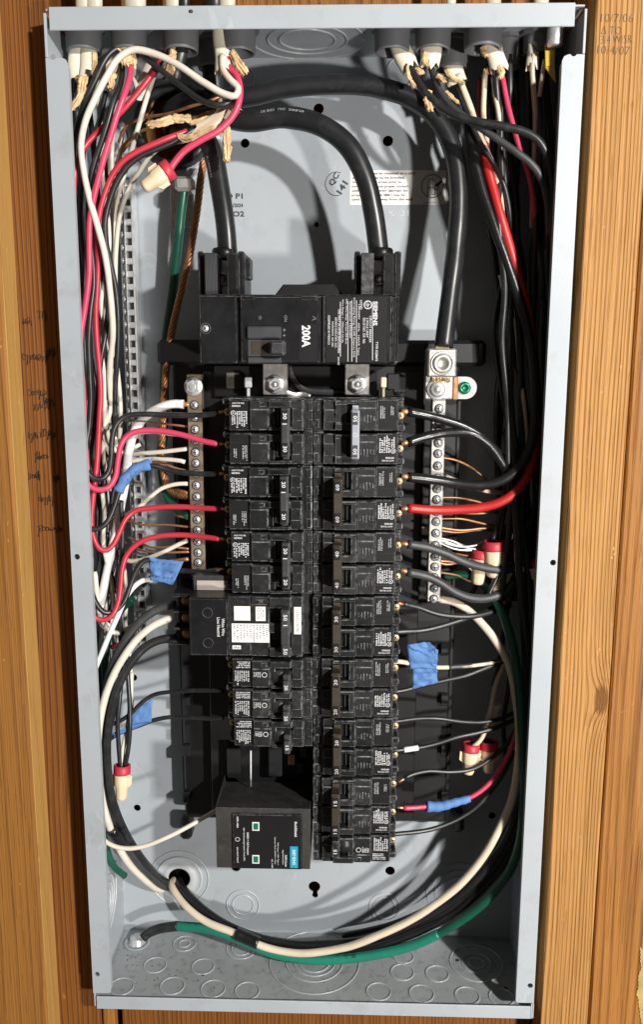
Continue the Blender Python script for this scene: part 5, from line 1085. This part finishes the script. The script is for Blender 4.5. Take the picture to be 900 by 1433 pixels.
for pts in ([(705,600,-60),(712,640,-56),(706,700,-50),(697,735,-48),(690,756,-46)], [(716,600,-58),(712,660,-54),(706,710,-50),(699,756,-46)], [(724,690,-62),(720,740,-62),(716,785,-60)], [(712,840,-60),(705,890,-60),(698,930,-58),(690,960,-56)], [(716,900,-62),(712,960,-60),(705,1010,-60),(708,1060,-62)]):
    wire('black wire leading down to the wire nuts in the shade', J, 2.0, pts, group='black wires to the shaded wire nuts')
wire('tan wire leading down to the lower wire nuts', 'insul_cream', 2.0, [(712,905,-60),(704,930,-58),(694,955,-54),(688,985,-50),(684,1010,-48),(672,1035,-48),(660,1046,-48)])
# wires of the lone wire nut at the lower left, and the two singles
for lab, m, pts in (('left black wire of the lower left wire nut', J, [(176,900,-56),(171,940,-50),(167,980,-44),(164,1010,-42),(165,1040,-42),(167,1072,-42)]),
                    ('right black wire of the lower left wire nut', J, [(178,890,-62),(178,940,-54),(181,980,-46),(182,1015,-42),(180,1045,-41),(175,1072,-41)]),
                    ('pale wire of the lower left wire nut', 'insul_white', [(184,940,-66),(182,985,-56),(178,1020,-48),(172,1050,-44),(171,1072,-43)])):
    wire(lab, m, 2.0, pts)
wire('black wire of the upper single 20 breaker crossing to the left', J, 1.9, [(312,966,-27),(290,966,-34),(262,966,-42),(238,968,-48),(215,972,-50),(198,983,-48),(182,999,-46),(165,1010,-44),(150,1014,-44),(140,1010,-46)])
wire('black wire of the lower single 20 breaker with a blue tape flag', J, 1.9, [(312,1004,-27),(292,1005,-34),(262,1003,-44),(236,1003,-50),(214,1007,-50),(195,1014,-48),(176,1021,-46),(160,1029,-44),(148,1040,-44),(142,1055,-46)])

# ------------------------------------------------------------------ wire nuts, tape flags
def wire_nut(label, base, tip, r=7.2, group=None):
    b_, t_ = U(*base), U(*tip); ax = t_-b_; L_ = np.linalg.norm(ax); ax /= L_
    t = thing('wire_nut', label, 'wire nut', tuple(b_), group)
    MB().lathe(b_, ax, [(r*.72,1.0),(r*.8,-.2),(r,0),(r*1.02,L_*.22),(r*.97,L_*.25)], 24).build('collar', 'nut_red', t)
    flat = lambda th: 1-.05*abs(math.sin(4*th))
    MB().lathe(b_, ax, [(r*.95,L_*.24),(r*.97,L_*.3),(r*.93,L_*.55),(r*.78,L_*.62),(r*.68,L_*.9),(r*.56,L_*.975),(r*.3,L_),(0,L_)], 24, squash=flat).build('cap', 'nut_cream', t)
    h = np.array([0,0,1.]); s = np.cross(ax, h); s /= np.linalg.norm(s); n_ = np.cross(s, ax)
    w = MB()
    for sg in (-1,1):
        p = b_+ax*L_*.28+s*sg*r*.7; q = [p, p+s*sg*r*.52, p+s*sg*r*.5+ax*L_*.26, p+ax*L_*.36]
        w.add([a_+n_*.9 for a_ in q]+[a_-n_*.9 for a_ in q], [(0,1,2,3),(7,6,5,4),(0,4,5,1),(1,5,6,2),(2,6,7,3),(3,7,4,0)])
    w.build('wing', 'nut_cream', t)
    MB().lathe(b_+ax*.9, -ax, [(r*.72,0),(0,.01)], 20).build('mouth', 'ink', t)
    return t
wire_nut('cream wire nut with red collar on the pink wire at the top left', (239,236,-10), (200,264,-6), 7.4)
wire_nut('cream wire nut with red collar hanging alone at the lower left', (171,1070,-42), (170,1119,-38), 7.2)
GN = 'wire nuts in the shade of the right side'
wire_nut('largest shaded wire nut under the thick red conductor', (691,757,-46), (691,808,-46), 8.6, GN)
wire_nut('tilted wire nut left behind the largest shaded one', (674,770,-52), (668,818,-50), 7.6, GN)
wire_nut('wire nut tilted left under the upper grey 40 conductor', (711,787,-54), (692,830,-46), 8.2, GN)
wire_nut('wire nut close to the right wall of the box', (759,784,-34), (757,828,-32), 8.2, GN)
wire_nut('left one of the two wire nuts low on the right', (660,1040,-50), (655,1083,-48), 7.4, GN)
wire_nut('right one of the two wire nuts low on the right', (685,1037,-52), (684,1081,-50), 7.4, GN)
t = thing('cable_jacket', 'short cream jacket stub above the two low wire nuts', 'cable jacket', U(688,1000,-56))
MB().tube(spline([U(694,985,-54),U(687,1008,-56),U(683,1022,-56)],2), 5.2, 12, flat=.55).build('jacket', 'jacket', t)

def flag(label, quads, z_noise=.9, m='tape_blue', group='blue masking tape flags', seed=1, n=14, ink=0):
    r = np.random.default_rng(seed); allmb = MB(); first = None
    t = thing('tape_flag', label, 'tape', tuple(U(*quads[0][0])), group)
    for qi, q in enumerate(quads):
        c = [U(*p) for p in q]; g = r.normal(0, 1, (6,6)); mb = MB(); P = np.zeros((n+1,n+1,3))
        for i in range(n+1):
            for j in range(n+1):
                u, v = i/n, j/n; p = (c[0]*(1-u)+c[1]*u)*(1-v)+(c[3]*(1-u)+c[2]*u)*v
                gx, gy = u*4.99, v*4.99; a_, b2 = int(gx), int(gy); fx, fy = gx-a_, gy-b2
                h = (g[a_,b2]*(1-fx)+g[min(a_+1,5),b2]*fx)*(1-fy)+(g[a_,min(b2+1,5)]*(1-fx)+g[min(a_+1,5),min(b2+1,5)]*fx)*fy
                P[i,j] = p+np.array([.25*g[b2,a_]*(i in (0,n) or j in (0,n)), .25*g[a_,b2]*(j in (0,n)), h*z_noise])
        vs = [P[i,j] for i in range(n+1) for j in range(n+1)]; vs += [v-np.array([0,0,.35]) for v in vs]; N_ = (n+1)**2; fs = []
        for i in range(n):
            for j in range(n):
                k = i*(n+1)+j; fs.append((k, k+n+1, k+n+2, k+1)); fs.append((N_+k, N_+k+1, N_+k+n+2, N_+k+n+1))
        for i in range(n):
            k = i*(n+1); fs.append((k, N_+k, N_+k+n+1, k+n+1)); k = i*(n+1)+n; fs.append((k, k+n+1, N_+k+n+1, N_+k))
            fs.append((i, i+1, N_+i+1, N_+i)); k = n*(n+1)+i; fs.append((k, N_+k, N_+k+1, k+1))
        mb.add(vs, fs, True); mb.build('tape', m, t)
        if ink and qi == 0:
            im = MB(); rr = random.Random(seed)
            for row in range(ink):
                v = (row+.7)/(ink+.5); u = .12
                while u < .88:
                    pts = []
                    for k in range(9):
                        th = k*.8; uu = u+.035*math.cos(th)+k*.004; vv = v+.05*math.sin(th)*rr.uniform(.5,1.2)
                        i = min(max(uu,0),.999)*n; j = min(max(vv,0),.999)*n; p = P[int(i),int(j)]; c_ = (c[0]*(1-uu)+c[1]*uu)*(1-vv)+(c[3]*(1-uu)+c[2]*uu)*vv
                        pts.append((c_[0],c_[1])); zt = p[2]
                    ribbon(im, pts, .26, zt+.35); u += rr.uniform(.07,.24)
            im.build('ink_scribble', 'ink', t)
    return t
flag('square blue masking tape flag with ink beside the third left breaker', [[(208,780,-31),(257,786,-30),(242,818,-26),(210,812,-27)]], 1.0, seed=3, ink=3)
flag('small blue tape flag on the wire of the lower single 20 breaker', [[(184,996,-46),(213,977,-47),(212,1010,-46),(183,1018,-45)],[(156,1026,-42),(184,1014,-44),(212,1010,-45),(160,1031,-42)]], .5, seed=5)
flag('large blue masking tape flag on the right column wires', [[(570,902,-26),(600,898,-25),(613,910,-24),(612,935,-26)],[(570,902,-26),(613,912,-24),(612,936,-25),(574,934,-26)],[(578,933,-27),(612,934,-26),(613,955,-26),(578,964,-27)]], 1.0, seed=6)
t = thing('tape_sleeve', 'blue masking tape sleeve on the black wire of the second left breaker', 'tape', U(190,660,-28), 'blue masking tape sleeves')
P = path([(210,650,-31),(195,654,-29),(178,667,-27),(165,688,-25)], 2, 0)
MB().tube(P, 4.2+.5*np.sin(np.arange(len(P))*1.3), 12, flat=.7).build('sleeve', 'tape_blue', t)
c = [U(205,648,-29),U(213,640,-30),U(212,655,-30)]; MB().add([*c, *[p-np.array([0,0,.4]) for p in c]], [(0,2,1),(3,4,5),(0,1,4,3),(1,2,5,4),(2,0,3,5)]).build('tail', 'tape_blue', t)
im = MB()
for px, py in ((180,672),(185,667),(191,662),(196,659)): ul_mark(im, U(px,py,-23.5), 1.2)
im.build('ink_scribble', 'ink', t)
t = thing('tape_sleeve', 'blue masking tape sleeve on the pink wire of the right 15 breaker', 'tape', U(630,1125,-33), 'blue masking tape sleeves')
P = path([(597,1128,-31),(615,1128,-33),(635,1123,-34),(658,1117,-36)], 2, 0)
MB().tube(P, np.linspace(4.8,3.2,len(P))+.3*np.sin(np.arange(len(P))*1.7), 12, flat=.85).build('sleeve', 'tape_blue', t)

# ------------------------------------------------------------------ bushings, jackets and torn paper at the top
def bushing(label, px, z, r=12.6, h=17, lock=True, m='bushing'):
    c = U(px, 55, z); c[1] = H-T
    t = thing('cable_bushing', label, 'bushing', tuple(c), 'grey cable bushings in the top of the box')
    MB().ring(c, (0,-1,0), [(r-2.2,0),(r-2.2,h),(r-1.2,h+.9),(r-.3,h+.6),(r,h-1),(r+.4,3),(r+.4,0)], 36).build('collar', m, t)
    MB().ring(c, (0,-1,0), [(r+.3,0),(r+.3,3),(r+3.4,2.6),(r+3.4,0)], 12, False).build('locknut', 'bushing', t)
    MB().ring(c+np.array([0,T,0]), (0,1,0), [(r-3,0),(r-3,4.5),(r-1,6),(r+1.5,5),(r+2.2,0)], 30).build('top_flange', 'zinc', t)
    return t
bushing('leftmost grey bushing in the top of the box', 117, -30)
bushing('second grey bushing from the left in the top', 180, -30)
bushing('third grey bushing from the left in the top', 253, -30)
bushing('grey bushing behind the third one from the left', 300, -58, 13, 20)
bushing('grey bushing above the pink wire with the wire nut', 333, -34)
bushing('leftmost grey bushing right of the centre', 549, -34)
bushing('second grey bushing right of the centre', 606, -32)
bushing('grey bushing set back between two front ones on the right', 634, -62, 12, 20)
bushing('largest front grey bushing on the right', 676, -30, 13.4)
bushing('grey bushing set back beside the largest right one', 708, -60, 12, 20)
bushing('grey bushing near the yellow strap on the right', 755, -48, 11.5, 15)
t = thing('threaded_connector', 'small bright metal connector under the top right corner', 'connector', U(777,44,-26)); c = U(777,44,-26); c[1] = H-T
MB().lathe(c, (0,-1,0), [(5.6,0),(5.6,16),(4.6,17),(0,17)], 20).build('barrel', 'zinc', t)
MB().lathe(c+np.array([0,T+.2,0]), (0,1,0), [(8,0),(8,4),(6,5.5),(0,5.6)], 20).build('top_nut', 'zinc', t)

def jacket(label, pts, r, m='jacket', flat=.6, paper=(), ang=0.0, seed=1):
    t = thing('cable_jacket', label, 'cable jacket', tuple(U(*pts[0])))
    P = path(pts, 1.8, 0); n = 14; k = np.linspace(0,1,len(P))
    mb = MB(); mb.tube(P, r*(1+.05*np.sin(k*9+seed)), n, False, flat, ang)
    r_ = random.Random(seed); V = mb.v; base = len(P)*n-n
    for i in range(n):                                   # torn lower edge
        d = P[-1]-P[-2]; d /= np.linalg.norm(d); V[base+i] = tuple(np.array(V[base+i])+d*r_.uniform(-3,5))
    mb.build('jacket', m, t)
    for q in paper:
        Pp = path(q[0], 1.2, .4, seed); kk = len(Pp); g = np.random.default_rng(seed*7+kk); pm = MB()
        for layer in range(2):                           # crumpled paper: two folded, torn strips
            T_ = np.gradient(Pp, axis=0); T_ /= np.linalg.norm(T_, axis=1)[:,None]; sd = np.cross(T_, [0,0,1.]); sd /= np.linalg.norm(sd, axis=1)[:,None]
            k2 = max(3, kk//4); ip = lambda s_: np.interp(np.arange(kk), np.linspace(0,kk-1,k2), g.normal(0, s_, k2))
            c0 = Pp+sd*ip(q[1]*.18)[:,None]+np.array([0,0,layer*q[1]*.35]); wl_ = q[1]*(.62+.2*layer)*(1+ip(.2)+g.normal(0,.13,kk)); wl_[-1] *= .75
            us = np.linspace(-1,1,7); cur = [ip(.5*q[1]*.35) for _ in us]; vs = []
            for i in range(kk):
                for j, u in enumerate(us):
                    end = T_[i]*g.uniform(-1.2,1.6) if i == kk-1 else 0
                    vs.append(c0[i]+sd[i]*u*wl_[i]+np.array([0,0,cur[j][i]+q[1]*.35*(1-u*u)])+end)
            N_ = len(vs); vs += [v-np.array([0,0,.45]) for v in vs]; fs = []
            for i in range(kk-1):
                for j in range(6):
                    k_ = i*7+j; fs += [(k_,k_+1,k_+8,k_+7),(N_+k_,N_+k_+7,N_+k_+8,N_+k_+1)]
                for j in (0,6): k_ = i*7+j; fs.append((k_,k_+7,N_+k_+7,N_+k_) if j == 0 else (k_,N_+k_,N_+k_+7,k_+7))
            for j in range(6): fs.append((j,N_+j,N_+j+1,j+1)); k_ = (kk-1)*7+j; fs.append((k_,k_+1,N_+k_+1,N_+k_))
            pm.add(vs, fs, False)
        pm.build('paper_filler', 'paper', t)
    return t
jacket('left white jacket in the leftmost bushing', [(107,40,-30),(106,70,-30),(106,95,-29),(108,110,-28)], 5.6, paper=[([(108,108,-28),(112,115,-27),(116,120,-26)],2.4)], seed=1)
jacket('right white jacket in the leftmost bushing with a strip of tan paper', [(125,40,-30),(124,65,-30),(124,88,-28),(122,105,-26)], 6.2, paper=[([(119,108,-24),(117,122,-22),(112,135,-20),(104,148,-19),(100,155,-19)],3.2),([(130,75,-26),(132,95,-25),(134,104,-25)],2.0)], seed=2)
jacket('torn cream jacket in the second bushing with tan paper', [(172,42,-32),(168,65,-34),(163,85,-36),(154,102,-38)], 6.4, paper=[([(176,60,-24),(178,78,-23),(179,92,-23)],5.2),([(160,104,-34),(158,112,-33),(156,126,-33)],3.0),([(186,60,-26),(187,78,-26),(186,90,-27)],3.6)], seed=3)
jacket('black jacket in the third bushing with tan paper', [(253,45,-30),(251,68,-30),(246,90,-30),(240,112,-32)], 6.4, 'jacket_black', paper=[([(241,64,-25),(240,76,-24),(238,86,-25)],3.4),([(238,84,-26),(237,96,-26),(235,106,-27)],4.4)], seed=4)
jacket('pale jacket slanting behind the pink wire of the third bushing', [(224,70,-46),(214,92,-46),(204,115,-46),(196,132,-48)], 6.0, seed=5)
jacket('cream jacket that the long white loop leaves', [(310,30,-30),(310,60,-28),(313,85,-25),(313,100,-22)], 6.2, paper=[([(324,74,-24),(332,86,-20),(339,96,-18),(345,105,-18)],3.6)], seed=6)
jacket('black jacket behind the cream one at the left of the centre', [(297,45,-58),(296,75,-56),(298,110,-54),(300,130,-54)], 7.5, 'jacket_black', flat=.8, seed=7)
jacket('cream jacket with torn end at the right of the centre', [(552,42,-36),(558,62,-36),(566,80,-36),(573,95,-35)], 7.2, paper=[([(571,92,-31),(574,108,-30),(581,122,-29)],2.0),([(582,96,-34),(592,103,-32)],1.8),([(600,128,-28),(602,140,-26),(603,156,-25)],3.8)], seed=8)
jacket('short cream jacket in the second right bushing', [(605,40,-34),(604,62,-34),(603,82,-34),(601,92,-34)], 7.4, paper=[([(596,74,-29),(596,86,-28),(600,94,-28)],2.6),([(612,106,-32),(620,112,-30),(624,115,-29)],2.4),([(624,128,-36),(632,136,-34),(642,145,-33)],1.4)], seed=9)
jacket('cream jacket set back in the third right bushing', [(630,50,-62),(631,75,-58),(635,98,-55),(640,116,-52)], 7.6, paper=[([(626,98,-50),(634,110,-47),(648,118,-45)],2.0)], seed=10)
jacket('pale jacket in the largest right bushing with a brown end', [(685,40,-36),(688,60,-35),(694,80,-34),(699,96,-33)], 6.6, paper=[([(697,94,-30),(700,104,-29),(699,110,-29)],2.6),([(676,66,-34),(677,74,-34),(680,80,-34)],2.8),([(683,96,-38),(682,104,-38)],3.0)], seed=11)
jacket('cream jacket beside the yellow strap at the upper right', [(749,40,-44),(748,60,-42),(746,80,-40),(745,95,-39)], 4.6, seed=12)
jacket('short brown ended jacket set back at the right', [(708,70,-60),(712,76,-58),(716,80,-57)], 5, paper=[([(704,74,-54),(714,78,-52),(720,76,-52)],3.0)], seed=13)
t = thing('cable_strap', 'yellow folded strap hanging at the upper right corner', 'strap', U(770,80,-30))
c = [U(763,62,-30),U(777,60,-30),U(776,92,-29),U(764,94,-29)]; MB().add([*c, *[p-np.array([0,0,2.2]) for p in c]], [(3,2,1,0),(4,5,6,7),(0,1,5,4),(1,2,6,5),(2,3,7,6),(3,0,4,7)]).build('fold', 'jacket_yellow', t)
c = [U(762,93,-30),U(776,92,-29),U(778,116,-29)]; MB().add([*c, *[p-np.array([0,0,1.4]) for p in c]], [(0,2,1),(3,4,5),(0,1,4,3),(1,2,5,4),(2,0,3,5)]).build('point', 'jacket_yellow', t)
# paper wrapped cable end in the tangle
jacket('cream jacket ending in the tangle above the thick cables', [(318,140,-30),(312,160,-28),(298,174,-26),(276,184,-25)], 6.0, 'insul_cream', paper=[([(268,166,-28),(245,168,-27),(225,174,-26),(208,176,-26)],3.6),([(310,162,-30),(292,168,-28),(270,176,-27)],3.0),([(300,178,-24),(282,188,-23),(262,194,-22),(252,190,-22)],3.0),([(317,178,-20),(319,195,-19),(320,212,-19),(320,226,-19)],3.4),([(328,140,-22),(330,150,-20),(334,158,-20)],3.2),([(316,168,-24),(312,180,-22),(308,190,-22)],2.4)], seed=14)
# cables above the box
for px, m, r, label in ((115,'jacket',5.4,'left white cable above the leftmost bushing'),(131,'jacket',6,'right white cable above the leftmost bushing'),(188,'jacket',8,'white cable above the second bushing'),
                        (241,'jacket',5.5,'cream cable above the third bushing'),(256,'jacket_black',4.5,'black cable above the third bushing'),(298,'jacket_black',6,'black cable above the box left of the centre'),(317,'jacket',6,'cream cable above the box left of the centre'),
                        (631,'jacket',3.4,'narrow white cable above the box right of the centre'),(690,'insul_cream',5.5,'tan cable above the largest right bushing'),(757,'jacket',5.4,'cream cable above the top right corner')):
    c = U(px, 8, -32); o = MB().tube([(c[0],H+.5,-32),(c[0]+.5,H+20,-33),(c[0]-1,H+60,-36),(c[0],H+110,-40)], r, 14, True, .7).build('jacketed_cable', m)
    tag(o, label, 'cable', 'jacketed cables above the box')

for o in C.objects:
    for k in ('_o', '_p'):
        if k in o: del o[k]
